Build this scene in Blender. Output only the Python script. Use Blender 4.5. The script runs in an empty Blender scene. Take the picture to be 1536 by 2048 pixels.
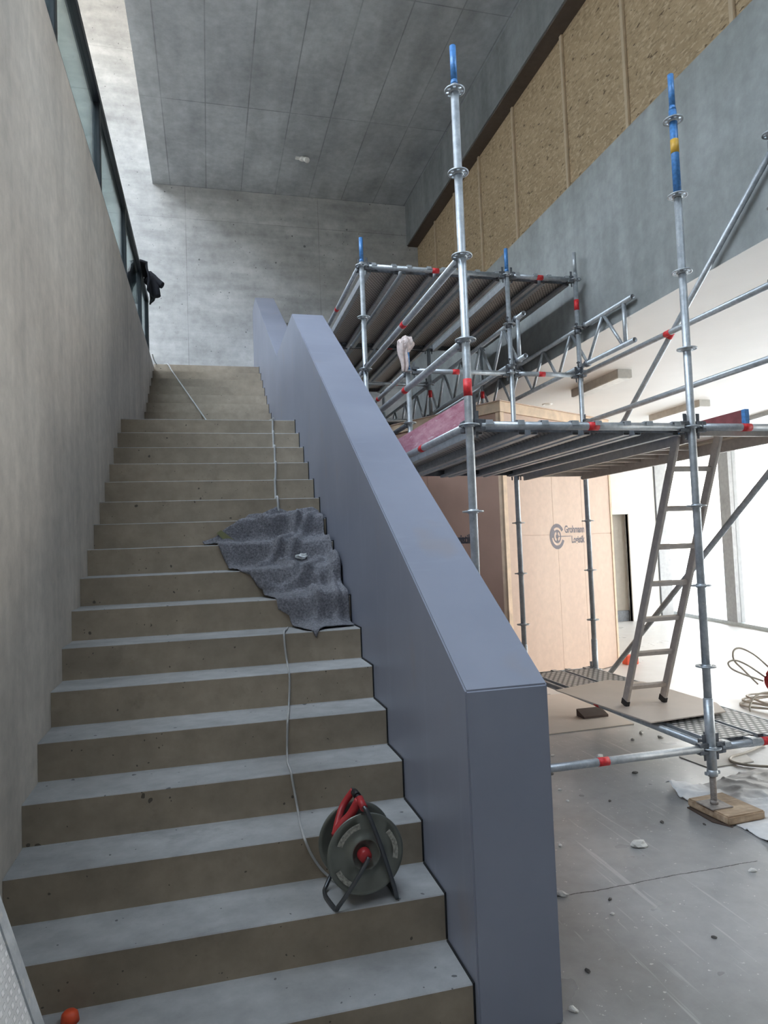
import bpy, bmesh, math, random
from mathutils import Vector, Matrix, noise
from mathutils.geometry import delaunay_2d_cdt
random.seed(7)
S = bpy.context.scene
HORIZON, ZENITH = (2.4,2.22,2.0), (1.95,2.28,2.7)     # bright hazy horizon, bluer overhead
C = S.collection
EYE = 1.7245            # height of the eye above the floor; coordinates below are given relative to the eye
FL = -EYE
PI = math.pi

# ------------------------------------------------------------------ materials
def nt(name):
    m = bpy.data.materials.new(name); m.use_nodes = True
    t = m.node_tree; b = t.nodes['Principled BSDF']
    return m, t, b
def N(t, kind, **kw):
    n = t.nodes.new(kind)
    for k, v in kw.items():
        if k in n.inputs: n.inputs[k].default_value = v
        else: setattr(n, k, v)
    return n
def coords(t, scale=(1,1,1), rot=(0,0,0), loc=(0,0,0)):
    c = N(t, 'ShaderNodeTexCoord'); mp = N(t, 'ShaderNodeMapping')
    mp.inputs['Scale'].default_value = scale; mp.inputs['Rotation'].default_value = rot; mp.inputs['Location'].default_value = loc
    t.links.new(c.outputs['Object'], mp.inputs['Vector']); return mp.outputs['Vector']
def ramp(t, src, p0, c0, p1, c1):
    r = N(t, 'ShaderNodeValToRGB'); e = r.color_ramp.elements
    e[0].position, e[0].color = p0, (*c0, 1); e[1].position, e[1].color = p1, (*c1, 1)
    t.links.new(src, r.inputs['Fac']); return r.outputs['Color']
def mix(t, a, b, fac=0.5, mode='MIX'):
    m = N(t, 'ShaderNodeMix', data_type='RGBA', blend_type=mode)
    for s, i in ((a, 6), (b, 7)):
        if isinstance(s, tuple): m.inputs[i].default_value = (*s, 1)
        else: t.links.new(s, m.inputs[i])
    if isinstance(fac, (int, float)): m.inputs[0].default_value = fac
    else: t.links.new(fac, m.inputs[0])
    return m.outputs[2]
def noise_tex(t, vec, scale, detail=5, rough=.55):
    n = N(t, 'ShaderNodeTexNoise'); n.inputs['Scale'].default_value = scale
    n.inputs['Detail'].default_value = detail; n.inputs['Roughness'].default_value = rough
    t.links.new(vec, n.inputs['Vector']); return n.outputs['Fac']
def noise_col(t, vec, scale):
    n = N(t, 'ShaderNodeTexNoise'); n.inputs['Scale'].default_value = scale; t.links.new(vec, n.inputs['Vector']); return n.outputs['Color']
def bump(t, b, h, strength=.2, dist=.01):
    n = N(t, 'ShaderNodeBump'); n.inputs['Strength'].default_value = strength; n.inputs['Distance'].default_value = dist
    t.links.new(h, n.inputs['Height']); t.links.new(n.outputs['Normal'], b.inputs['Normal'])
def mul(c, k): return tuple(min(1, x*k) for x in c)
def plain(name, col, rough=.5, metal=0.0, var=.12, scale=14, bmp=0.0):
    m, t, b = nt(name)
    n = noise_tex(t, coords(t), scale)
    t.links.new(ramp(t, n, .3, mul(col, 1-var), .7, mul(col, 1+var)), b.inputs['Base Color'])
    b.inputs['Roughness'].default_value = rough; b.inputs['Metallic'].default_value = metal
    if bmp: bump(t, b, n, bmp)
    return m
def concrete(name, col, streak=(1,1,.12), pits=.0, grid=None, rough=.75, warm=None, var=.16, board=None):
    m, t, b = nt(name)
    v = coords(t)
    big = noise_tex(t, v, .9, 4); fine = noise_tex(t, v, 9, 6, .65)
    st = noise_tex(t, coords(t, scale=streak), 3.2, 4)
    c = ramp(t, big, .3, mul(col, 1-var), .7, mul(col, 1+var))
    if warm: c = mix(t, c, warm, ramp(t, noise_tex(t, coords(t, loc=(5,2,9)), .7, 3), .45, (0,0,0), .7, (.6,.6,.6)))
    c = mix(t, c, ramp(t, fine, .25, (.72,.72,.72), .75, (1.12,1.12,1.12)), .8, 'MULTIPLY')
    c = mix(t, c, ramp(t, st, .32, (.74,.74,.74), .6, (1.06,1.06,1.06)), .75, 'MULTIPLY')
    if board:
        bd = noise_tex(t, coords(t, scale=board), 6, 3)
        c = mix(t, c, ramp(t, bd, .35, (.82,.82,.82), .6, (1.05,1.05,1.05)), .7, 'MULTIPLY')
    if pits:
        wv = mix(t, v, noise_col(t, v, 22), .03)
        for k_, (ps, mx, lo) in enumerate(((pits, .17, .47), (pits*2.6, .22, .50), (pits*.4, .11, .52))):
            vo = N(t, 'ShaderNodeTexVoronoi'); vo.inputs['Scale'].default_value = ps; t.links.new(wv, vo.inputs['Vector'])
            sel = noise_tex(t, coords(t, loc=(3+k_,1,7)), ps*.45, 1)
            th = N(t, 'ShaderNodeMapRange'); t.links.new(sel, th.inputs[0])
            th.inputs[1].default_value = lo; th.inputs[2].default_value = .78; th.inputs[3].default_value = 0.0; th.inputs[4].default_value = mx
            lt = N(t, 'ShaderNodeMath', operation='LESS_THAN'); t.links.new(vo.outputs['Distance'], lt.inputs[0]); t.links.new(th.outputs[0], lt.inputs[1])
            c = mix(t, c, mul(col, .32), lt.outputs[0])
        c = mix(t, c, mul(col, .55), ramp(t, noise_tex(t, coords(t, loc=(9,4,2)), 4.5, 5, .7), .60, (0,)*3, .74, (.55,)*3))
    if grid:   # formwork joints: (axis remap rotation, width, height, mortar, offset)
        rot, w, h, mo, off = grid
        br = N(t, 'ShaderNodeTexBrick'); br.offset = off
        t.links.new(coords(t, rot=rot, loc=grid_loc.get(name, (0,0,0))), br.inputs['Vector'])
        br.inputs['Scale'].default_value = 1; br.inputs['Brick Width'].default_value = w; br.inputs['Row Height'].default_value = h
        br.inputs['Mortar Size'].default_value = mo; br.inputs['Mortar Smooth'].default_value = .4
        br.inputs['Color1'].default_value = (1.05,1.05,1.05,1); br.inputs['Color2'].default_value = (.92,.92,.93,1); br.inputs['Mortar'].default_value = (.55,.55,.55,1)
        fade = ramp(t, noise_tex(t, coords(t, loc=(1,8,2)), 1.1, 2), .3, (.25,)*3, .62, (1,)*3)
        c = mix(t, c, mix(t, c, br.outputs['Color'], 1.0, 'MULTIPLY'), fade)
    t.links.new(c, b.inputs['Base Color'])
    b.inputs['Roughness'].default_value = rough
    bump(t, b, fine, .12, .01)
    return m
grid_loc = {'ceiling_concrete': (.335, -.1, 0), 'far_concrete': (.27, 0, .15)}
M = {}
M['wall_l'] = concrete('left_concrete', (.545,.485,.415), pits=0, var=.08)
M['far'] = concrete('far_concrete', (.45,.445,.425), streak=(.5,1,1), pits=9, var=.10, board=(.12,1,1.0), grid=((PI/2,0,0), 2.4, 3.0, .006, 0), rough=.6)
M['ceil'] = concrete('ceiling_concrete', (.44,.46,.47), streak=(1,.25,1), var=.14, grid=((0,0,PI/2), 2.43, .62, .010, 0))
M['beam'] = concrete('beam_concrete', (.31,.325,.32), streak=(1,1.1,.1), var=.13)
M['beam_dark'] = concrete('beam_upper_concrete', (.23,.24,.245), streak=(1,1,.1), var=.10)
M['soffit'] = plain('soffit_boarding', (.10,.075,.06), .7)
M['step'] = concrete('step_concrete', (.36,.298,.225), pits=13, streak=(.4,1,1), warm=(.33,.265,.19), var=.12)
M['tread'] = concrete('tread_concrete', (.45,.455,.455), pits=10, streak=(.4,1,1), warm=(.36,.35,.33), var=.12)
M['floor'] = None
M['parapet'] = None
M['white_ceiling'] = plain('white_plaster', (.78,.745,.70), .55, var=.03, scale=1.5)
M['white_wall'] = plain('white_wall_paint', (.74,.73,.69), .6, var=.04, scale=2)
M['dark_wall'] = plain('grey_wall', (.22,.22,.22), .8, var=.1, scale=1)
M['frame_black'] = plain('black_frame', (.012,.013,.017), .4, .0)
M['frame_grey'] = plain('grey_aluminium_frame', (.34,.34,.34), .45, .3)
M['sill'] = plain('sill_metal', (.5,.53,.53), .4, .4)
M['galv'] = None
M['galv_dark'] = plain('cast_steel', (.17,.18,.195), .5, .7, var=.25, scale=30)
M['blue'] = plain('blue_paint', (.07,.22,.50), .4, .1, var=.3, scale=40)
M['tape'] = plain('red_tape', (.68,.03,.035), .5, 0, var=.25, scale=60)
M['yellow'] = plain('yellow_sticker', (.65,.38,.05), .5)
M['rust'] = plain('dusty_steel', (.36,.32,.29), .6, .4, var=.2, scale=40)
M['alu'] = plain('dusty_aluminium', (.56,.51,.47), .45, .55, var=.1, scale=30)
M['black_plastic'] = plain('black_plastic', (.015,.015,.016), .5)
M['red_plastic'] = plain('red_plastic', (.42,.03,.035), .4, var=.15)
M['orange'] = plain('orange_plastic', (.75,.09,.03), .5)
M['crate'] = None
M['pine'] = plain('pine_batten', (.74,.55,.38), .6, var=.14, scale=9)
M['ink'] = plain('stencil_ink', (.10,.095,.11), .7)
M['ink_faded'] = plain('stencil_ink_faded', (.19,.17,.19), .7)
M['door_leaf'] = plain('door_leaf_paint', (.42,.38,.32), .5, var=.05)
M['rag'] = plain('rag_cloth', (.66,.55,.52), .9, var=.2, scale=25, bmp=.4)
M['jacket'] = plain('black_cloth', (.010,.010,.014), .9, var=.2, scale=25)
M['cable'] = plain('grey_cable_rubber', (.50,.50,.49), .6)
M['cable_beige'] = plain('beige_cable_rubber', (.52,.47,.40), .6)
M['drop'] = plain('white_fleece', (.74,.72,.70), .85, var=.08, scale=12, bmp=.3)
M['paper'] = plain('white_board', (.72,.69,.65), .7, var=.06)
M['hardboard'] = plain('hardboard', (.60,.51,.43), .55, var=.05, scale=3)
M['ply'] = plain('plywood_deck', (.52,.43,.33), .6, var=.1, scale=4)
M['batten'] = plain('brown_batten', (.52,.41,.285), .6, var=.12, scale=9)
M['wedge'] = plain('dark_wood', (.09,.06,.045), .7)
M['flange'] = plain('grey_green_sheet_steel', (.20,.21,.185), .36, .45, var=.14, scale=10)
M['reel_tube'] = plain('grey_steel_tube', (.13,.14,.15), .35, .8)
M['label_patch'] = plain('worn_label', (.38,.37,.32), .6, var=.5, scale=90)
M['foil'] = plain('scrap_of_plastic', (.75,.78,.78), .3, var=.2, scale=50)
M['plaster_chip'] = plain('plaster_chip', (.66,.63,.58), .8)
M['dark_chip'] = plain('dark_chip', (.10,.09,.08), .8)
M['strap'] = plain('olive_webbing', (.22,.22,.11), .8)
M['foam'] = plain('black_joint_foam', (.014,.014,.016), .9)
M['ext_ground'] = plain('outdoor_paving', (.86,.84,.80), .8)
M['ext_pale'] = plain('outdoor_pale_render', (.85,.85,.86), .8, var=.04)
M['ext_grey'] = plain('outdoor_grey_post', (.45,.43,.50), .7)
M['ext_yellow'] = plain('outdoor_yellow_panel', (.85,.75,.18), .7)
M['lamp'] = plain('lamp_housing', (.50,.47,.42), .5)
M['lamp_diff'] = plain('lamp_diffuser', (.85,.83,.78), .4)

def mk_galv():
    m, t, b = nt('galvanised_steel'); v = coords(t)
    n = noise_tex(t, v, 22, 5, .7)
    c = ramp(t, n, .3, (.33,.355,.38), .72, (.56,.59,.61))
    d = noise_tex(t, coords(t, loc=(2,3,4)), 60, 2)
    c = mix(t, c, (.62,.60,.56), ramp(t, d, .62, (0,0,0), .72, (.6,.6,.6)))
    t.links.new(c, b.inputs['Base Color']); b.inputs['Metallic'].default_value = .55
    t.links.new(ramp(t, n, .2, (.32,)*3, .8, (.52,)*3), b.inputs['Roughness']); return m
M['galv'] = mk_galv()
def mk_parapet():
    m, t, b = nt('grey_lilac_primer'); v = coords(t)
    c = ramp(t, noise_tex(t, v, 1.4, 4), .3, (.235,.252,.315), .7, (.285,.302,.368))
    drip = noise_tex(t, coords(t, scale=(1,5,.35)), 2.2, 3)
    c = mix(t, c, (.33,.355,.43), ramp(t, drip, .60, (0,)*3, .74, (.30,)*3))
    patch = noise_tex(t, coords(t, scale=(2,2,1), loc=(4,4,1)), 1.6, 2)
    c = mix(t, c, (.29,.265,.27), ramp(t, patch, .62, (0,)*3, .74, (.5,)*3))
    t.links.new(c, b.inputs['Base Color']); b.inputs['Roughness'].default_value = .42
    bump(t, b, noise_tex(t, v, 35, 4), .05, .004); return m
M['parapet'] = mk_parapet()
def mk_floor():
    m, t, b = nt('dusty_concrete_floor'); v = coords(t)
    c = ramp(t, noise_tex(t, v, .8, 5), .3, (.28,.27,.255), .7, (.38,.37,.36))
    c = mix(t, c, ramp(t, noise_tex(t, v, 7, 6, .7), .25, (.78,)*3, .75, (1.12,)*3), .8, 'MULTIPLY')
    stain = noise_tex(t, coords(t, loc=(3,3,0)), 2.3, 4)
    c = mix(t, c, (.24,.22,.20), ramp(t, stain, .60, (0,)*3, .75, (.6,)*3))
    # pale scratches running diagonally
    for sc, lo, th, loc in (((14,.55,1), 2.0, .665, (0,0,0)), ((20,1.2,1), 2.4, .68, (7,3,0))):
        s = noise_tex(t, coords(t, scale=sc, rot=(0,0,math.radians(-38)), loc=loc), lo, 2)
        c = mix(t, c, (.60,.58,.55), ramp(t, s, th, (0,)*3, th+.06, (.4,)*3))
    sp = noise_tex(t, coords(t, loc=(9,1,0)), 45, 2)
    c = mix(t, c, (.68,.66,.62), ramp(t, sp, .70, (0,)*3, .74, (.8,)*3))
    # floor turns paler and warmer towards the hall beyond the scaffold
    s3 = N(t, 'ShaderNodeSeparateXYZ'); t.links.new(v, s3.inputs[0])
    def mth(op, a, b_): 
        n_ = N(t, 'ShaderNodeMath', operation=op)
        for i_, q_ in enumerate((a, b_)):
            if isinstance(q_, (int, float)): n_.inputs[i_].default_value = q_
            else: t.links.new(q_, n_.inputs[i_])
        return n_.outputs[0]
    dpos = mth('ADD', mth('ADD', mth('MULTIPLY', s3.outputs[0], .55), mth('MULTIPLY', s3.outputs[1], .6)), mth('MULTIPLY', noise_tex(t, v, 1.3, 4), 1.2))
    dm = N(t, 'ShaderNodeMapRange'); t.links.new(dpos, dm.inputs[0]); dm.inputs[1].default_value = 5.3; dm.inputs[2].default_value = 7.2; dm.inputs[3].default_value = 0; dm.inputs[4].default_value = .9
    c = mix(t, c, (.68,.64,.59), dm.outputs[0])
    # crack: thin wandering dark line across the slab
    sep = N(t, 'ShaderNodeSeparateXYZ'); t.links.new(v, sep.inputs[0])
    w = noise_tex(t, v, 3.0, 8, .7)
    a = N(t, 'ShaderNodeMath', operation='MULTIPLY_ADD'); t.links.new(w, a.inputs[0]); a.inputs[1].default_value = .06; a.inputs[2].default_value = -3.15
    d = N(t, 'ShaderNodeMath', operation='ADD'); t.links.new(sep.outputs[1], d.inputs[0]); t.links.new(a.outputs[0], d.inputs[1])
    ab = N(t, 'ShaderNodeMath', operation='ABSOLUTE'); t.links.new(d.outputs[0], ab.inputs[0])
    lt = N(t, 'ShaderNodeMath', operation='LESS_THAN'); t.links.new(ab.outputs[0], lt.inputs[0]); lt.inputs[1].default_value = .0035
    xl = N(t, 'ShaderNodeMath', operation='LESS_THAN'); t.links.new(sep.outputs[0], xl.inputs[0]); xl.inputs[1].default_value = 2.75
    mm = N(t, 'ShaderNodeMath', operation='MULTIPLY'); t.links.new(lt.outputs[0], mm.inputs[0]); t.links.new(xl.outputs[0], mm.inputs[1])
    c = mix(t, c, (.05,.045,.04), mm.outputs[0])
    t.links.new(c, b.inputs['Base Color'])
    t.links.new(ramp(t, noise_tex(t, v, 3, 3), .3, (.26,)*3, .7, (.42,)*3), b.inputs['Roughness'])
    return m
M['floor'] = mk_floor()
def mk_osb():
    m, t, b = nt('osb_board')
    c = ramp(t, noise_tex(t, coords(t), 2.2, 4), .3, (.37,.265,.155), .7, (.47,.345,.21))
    def flecks(rot, loc, scale, lo, hi, col, amt, c, sc=(1,3.2,9)):
        v = coords(t, scale=sc, rot=(rot,0,0), loc=loc)
        return mix(t, c, col, ramp(t, noise_tex(t, v, scale, 2), lo, (0,)*3, hi, (amt,)*3))
    c = flecks(.9, (0,0,0), 3.4, .55, .66, (.58,.45,.30), .8, c); c = flecks(.25, (4,2,1), 4.6, .56, .66, (.54,.41,.265), .7, c)
    c = flecks(1.3, (2,7,3), 4.0, .57, .67, (.25,.175,.10), .75, c)
    c = flecks(-.5, (8,1,5), 4.2, .58, .68, (.26,.18,.10), .6, c)
    c = flecks(.8, (3,3,9), 3.2, .655, .70, (.10,.06,.03), .9, c, (1,3,8))
    t.links.new(c, b.inputs['Base Color']); b.inputs['Roughness'].default_value = .65
    return m
M['osb'] = mk_osb()
def mk_crate():
    m, t, b = nt('crate_plywood'); v = coords(t)
    c = ramp(t, noise_tex(t, coords(t, scale=(1,1,.2)), 1.2, 4), .3, (.60,.425,.325), .7, (.70,.52,.405))
    c = mix(t, c, ramp(t, noise_tex(t, v, 14, 4), .3, (.92,)*3, .7, (1.05,)*3), .8, 'MULTIPLY')
    t.links.new(c, b.inputs['Base Color']); b.inputs['Roughness'].default_value = .6; return m
M['crate'] = mk_crate()
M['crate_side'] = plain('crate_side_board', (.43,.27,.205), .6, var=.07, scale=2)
def mk_toe():
    m, t, b = nt('worn_red_board'); v = coords(t, scale=(1,.5,2), rot=(.4,0,0))
    c = ramp(t, noise_tex(t, v, 9, 5, .7), .35, (.40,.13,.18), .65, (.62,.34,.40))
    s = noise_tex(t, coords(t, scale=(1,1,7), rot=(.5,0,0)), 5, 3)
    c = mix(t, c, (.75,.62,.66), ramp(t, s, .62, (0,)*3, .7, (.7,)*3))
    t.links.new(c, b.inputs['Base Color']); b.inputs['Roughness'].default_value = .7; return m
M['toe'] = mk_toe()
M['toe_dark'] = plain('dark_red_board', (.20,.055,.06), .7, var=.3, scale=12)
def mk_padwood():
    m, t, b = nt('rough_timber_pad')
    c = ramp(t, noise_tex(t, coords(t, scale=(1,6,6)), 5, 5), .3, (.34,.22,.13), .7, (.58,.43,.29))
    c = mix(t, c, ramp(t, noise_tex(t, coords(t), 25, 3), .3, (.7,)*3, .7, (1.1,)*3), .7, 'MULTIPLY')
    t.links.new(c, b.inputs['Base Color']); b.inputs['Roughness'].default_value = .75; return m
M['padwood'] = mk_padwood()
def mk_blanket():
    m, t, b = nt('grey_felt_blanket'); v = coords(t)
    n = noise_tex(t, v, 75, 4, .8); n2 = noise_tex(t, v, 9, 3)
    c = ramp(t, n, .34, (.10,.10,.115), .68, (.33,.33,.36))
    c = mix(t, c, ramp(t, n2, .3, (.8,)*3, .7, (1.1,)*3), .8, 'MULTIPLY')
    t.links.new(c, b.inputs['Base Color']); b.inputs['Roughness'].default_value = .95
    bump(t, b, n, .6, .01); return m
M['blanket'] = mk_blanket()
def mk_perf(name, hole=True, light=(.50,.51,.51), bw=.030, rh=.022, base=(.40,.41,.41)):
    """perforated sheet steel: rows of slots with raised rims, see-through if hole, else painted pale as if catching light"""
    m, t, b = nt(name)
    br = N(t, 'ShaderNodeTexBrick'); br.offset = .5
    t.links.new(coords(t), br.inputs['Vector'])
    br.inputs['Scale'].default_value = 1; br.inputs['Brick Width'].default_value = bw; br.inputs['Row Height'].default_value = rh
    br.inputs['Mortar Size'].default_value = rh*.27; br.inputs['Mortar Smooth'].default_value = .2
    br.inputs['Color1'].default_value = (1,1,1,1); br.inputs['Color2'].default_value = (1,1,1,1); br.inputs['Mortar'].default_value = (0,0,0,1)
    n = noise_tex(t, coords(t), 10, 4)
    c = ramp(t, n, .3, mul(base, .8), .7, mul(base, 1.15))
    if not hole: c = mix(t, c, light, br.outputs['Color'])  # catch-light of the slot rims painted in as a paler colour
    t.links.new(c, b.inputs['Base Color']); b.inputs['Metallic'].default_value = .4; b.inputs['Roughness'].default_value = .5
    bump(t, b, br.outputs['Color'], .8, .006)
    if hole:
        tr = N(t, 'ShaderNodeBsdfTransparent'); ms = N(t, 'ShaderNodeMixShader')
        rp = ramp(t, br.outputs['Color'], .9, (0,0,0), 1.0, (1,1,1))
        t.links.new(rp, ms.inputs[0]); t.links.new(b.outputs[0], ms.inputs[1]); t.links.new(tr.outputs[0], ms.inputs[2])
        t.links.new(ms.outputs[0], t.nodes['Material Output'].inputs['Surface'])
    return m
M['perf'] = mk_perf('perforated_steel', hole=False, light=(.88,.82,.74), base=(.29,.262,.245), bw=.034, rh=.026)
M['perf_solid'] = mk_perf('dimpled_aluminium', hole=False, light=(.70,.70,.71), base=(.56,.57,.58), bw=.018, rh=.016)
M['perf_base'] = mk_perf('dimpled_steel', hole=False, light=(.62,.62,.60), base=(.10,.10,.10), bw=.055, rh=.042)
def mk_glass(name, tint=(.80,.88,.88), refl=.12):
    m, t, b = nt(name); t.nodes.remove(b)
    tr = N(t, 'ShaderNodeBsdfTransparent'); tr.inputs[0].default_value = (*tint, 1)
    gl = N(t, 'ShaderNodeBsdfGlossy'); gl.inputs['Roughness'].default_value = .03; gl.inputs[0].default_value = (.9,.95,.95,1)
    fr = N(t, 'ShaderNodeLayerWeight'); fr.inputs[0].default_value = .35
    mr = N(t, 'ShaderNodeMapRange'); t.links.new(fr.outputs['Fresnel'], mr.inputs[0]); mr.inputs[3].default_value = refl*.4; mr.inputs[4].default_value = min(1, refl*4)
    ms = N(t, 'ShaderNodeMixShader'); t.links.new(mr.outputs[0], ms.inputs[0]); t.links.new(tr.outputs[0], ms.inputs[1]); t.links.new(gl.outputs[0], ms.inputs[2])
    t.links.new(ms.outputs[0], t.nodes['Material Output'].inputs['Surface']); return m
M['glass'] = mk_glass('balustrade_glass', (.84,.90,.90), .14)
M['clear_glass'] = mk_glass('clear_glass_pane', (.97,.98,.98), .05)
M['facade_glass'] = mk_glass('facade_glass_pane', (.80,.805,.80), .05)

# ------------------------------------------------------------------ mesh helpers
def BM(): return bmesh.new()
def box(bm, x0, x1, y0, y1, z0, z1, bev=0.0):
    t = bmesh.new()
    vs = [t.verts.new((x, y, z)) for x in (x0, x1) for y in (y0, y1) for z in (z0, z1)]
    for f in ((0,1,3,2),(4,6,7,5),(0,4,5,1),(2,3,7,6),(0,2,6,4),(1,5,7,3)): t.faces.new([vs[i] for i in f])
    bmesh.ops.recalc_face_normals(t, faces=t.faces[:])
    if bev: bmesh.ops.bevel(t, geom=t.edges[:], offset=bev, segments=2, affect='EDGES')
    merge(bm, t)
def merge(bm, t, mat=None):
    if mat is not None: t.transform(mat)
    me = bpy.data.meshes.new('tmp'); t.to_mesh(me); t.free(); bm.from_mesh(me); bpy.data.meshes.remove(me)
def frame(a, b):
    a, b = Vector(a), Vector(b); d = (b-a).normalized()
    u = Vector((0,0,1)) if abs(d.z) < .9 else Vector((1,0,0))
    x = d.cross(u).normalized(); y = d.cross(x).normalized()
    return a, b, d, x, y
def tube(bm, a, b, r, seg=16, r2=None, hollow=False):
    a, b, d, x, y = frame(a, b); r2 = r if r2 is None else r2
    ra = [bm.verts.new(a + (x*math.cos(2*PI*i/seg) + y*math.sin(2*PI*i/seg))*r) for i in range(seg)]
    rb = [bm.verts.new(b + (x*math.cos(2*PI*i/seg) + y*math.sin(2*PI*i/seg))*r2) for i in range(seg)]
    for i in range(seg):
        j = (i+1) % seg; f = bm.faces.new((ra[i], rb[i], rb[j], ra[j])); f.smooth = True
    if not hollow:
        bm.faces.new(ra); bm.faces.new(rb[::-1]); return
    for ring, cen, s in ((ra, a, 1), (rb, b, -1)):      # open tube mouths with a wall thickness and an inner bore
        i1 = [bm.verts.new(cen + (v.co-cen)*.86) for v in ring]
        i2 = [bm.verts.new(cen + (v.co-cen)*.86 + d*s*.40) for v in ring]
        for i in range(seg):
            j = (i+1) % seg
            bm.faces.new((ring[i], ring[j], i1[j], i1[i])); f = bm.faces.new((i1[i], i1[j], i2[j], i2[i])); f.smooth = True
        bm.faces.new(i2)
def path_tube(bm, pts, r, seg=8, close=False):
    pts = [Vector(p) for p in pts]; rings = []
    n = len(pts)
    for k, p in enumerate(pts):
        d = ((pts[(k+1) % n] if (close or k < n-1) else p) - (pts[k-1] if (close or k > 0) else p)).normalized()
        u = Vector((0,0,1)) if abs(d.z) < .92 else Vector((1,0,0))
        if k and not close:
            u = rings_u
        x = d.cross(u)
        if x.length < 1e-4: x = d.cross(Vector((1,0,0)))
        x.normalize(); y = x.cross(d).normalized(); rings_u = y
        rings.append([bm.verts.new(p + (x*math.cos(2*PI*i/seg)+y*math.sin(2*PI*i/seg))*r) for i in range(seg)])
    for k in range(n if close else n-1):
        A, B = rings[k], rings[(k+1) % n]
        for i in range(seg):
            j = (i+1) % seg; f = bm.faces.new((A[i], A[j], B[j], B[i])); f.smooth = True
    if not close:
        bm.faces.new(rings[0][::-1]); bm.faces.new(rings[-1])
def spline(pts, n=8):
    P = [Vector(p) for p in pts]; out = []
    for i in range(len(P)-1):
        p0, p1, p2, p3 = P[max(0,i-1)], P[i], P[i+1], P[min(len(P)-1,i+2)]
        for k in range(n):
            t = k/n
            out.append(.5*((2*p1)+(p2-p0)*t+(2*p0-5*p1+4*p2-p3)*t*t+(3*p1-p0-3*p2+p3)*t**3))
    out.append(P[-1]); return out
def prism(bm, poly, ax, a0, a1):
    """closed 2D polygon extruded along an axis: ax 'x' -> poly is (y,z); 'y' -> (x,z); 'z' -> (x,y)"""
    t = bmesh.new()
    def mk(p, a): return {'x': (a, p[0], p[1]), 'y': (p[0], a, p[1]), 'z': (p[0], p[1], a)}[ax]
    A = [t.verts.new(mk(p, a0)) for p in poly]; B = [t.verts.new(mk(p, a1)) for p in poly]
    t.faces.new(A); t.faces.new(B[::-1])
    for i in range(len(poly)):
        j = (i+1) % len(poly); t.faces.new((A[i], B[i], B[j], A[j]))
    bmesh.ops.recalc_face_normals(t, faces=t.faces[:]); merge(bm, t)
def lathe(bm, prof, seg=40, mat=None, arc=None):
    """profile [(r, h)] around local z"""
    t = bmesh.new(); a0, a1 = arc or (0, 2*PI); full = arc is None; ns = seg if full else seg+1
    R = []
    for k in range(ns):
        a = a0 + (a1-a0)*k/seg
        R.append([t.verts.new((r*math.cos(a), r*math.sin(a), h)) for r, h in prof])
    for k in range(seg):
        A, B = R[k], R[(k+1) % ns]
        for i in range(len(prof)-1):
            try:
                f = t.faces.new((A[i], B[i], B[i+1], A[i+1])); f.smooth = True
            except ValueError: pass
    bmesh.ops.remove_doubles(t, verts=t.verts[:], dist=1e-5)
    bmesh.ops.recalc_face_normals(t, faces=t.faces[:]); merge(bm, t, mat)
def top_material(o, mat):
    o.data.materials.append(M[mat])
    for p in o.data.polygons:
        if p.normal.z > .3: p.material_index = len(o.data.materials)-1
def obj(name, bm, mat, parent=None, smooth_angle=None):
    me = bpy.data.meshes.new(name)
    if parent is not None:
        bm.transform(Matrix.Translation(-base_of(parent)))
    bm.to_mesh(me); bm.free()
    if smooth_angle:
        for p in me.polygons: p.use_smooth = True
        me.set_sharp_from_angle(angle=math.radians(smooth_angle))
    o = bpy.data.objects.new(name, me); C.objects.link(o)
    if mat is not None: me.materials.append(mat if not isinstance(mat, str) else M[mat])
    if parent is not None: o.parent = parent
    return o
def base_of(o):
    v = Vector((0,0,0))
    while o is not None: v += o.location; o = o.parent
    return v
def tag(o, label=None, cat=None, group=None, kind=None):
    if label: o['label'] = label
    if cat: o['category'] = cat
    if group: o['group'] = group
    if kind: o['kind'] = kind
    return o
def thing(name, loc, label, cat, group=None):
    o = bpy.data.objects.new(name, None); o.empty_display_size = .1; C.objects.link(o); o.location = loc
    return tag(o, label, cat, group)
def center(o):
    """put a single-mesh thing's origin at its bottom centre"""
    me = o.data; xs = [v.co for v in me.vertices]
    c = Vector(((min(v.x for v in xs)+max(v.x for v in xs))/2, (min(v.y for v in xs)+max(v.y for v in xs))/2, min(v.z for v in xs)))
    me.transform(Matrix.Translation(-c)); o.location = o.location + c; return o
def dup(root, loc, label=None, group=None):
    r = root.copy(); C.objects.link(r); r.location = loc
    if label: r['label'] = label
    if group: r['group'] = group
    for ch in list(root.children):
        c = ch.copy(); C.objects.link(c); c.parent = r
        for g in ch.children:
            d = g.copy(); C.objects.link(d); d.parent = c
    return r
def struct(name, bm, mat, label, cat, parent=None):
    o = obj(name, bm, mat, parent); o['kind'] = 'structure'; tag(o, label, cat); return o

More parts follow.
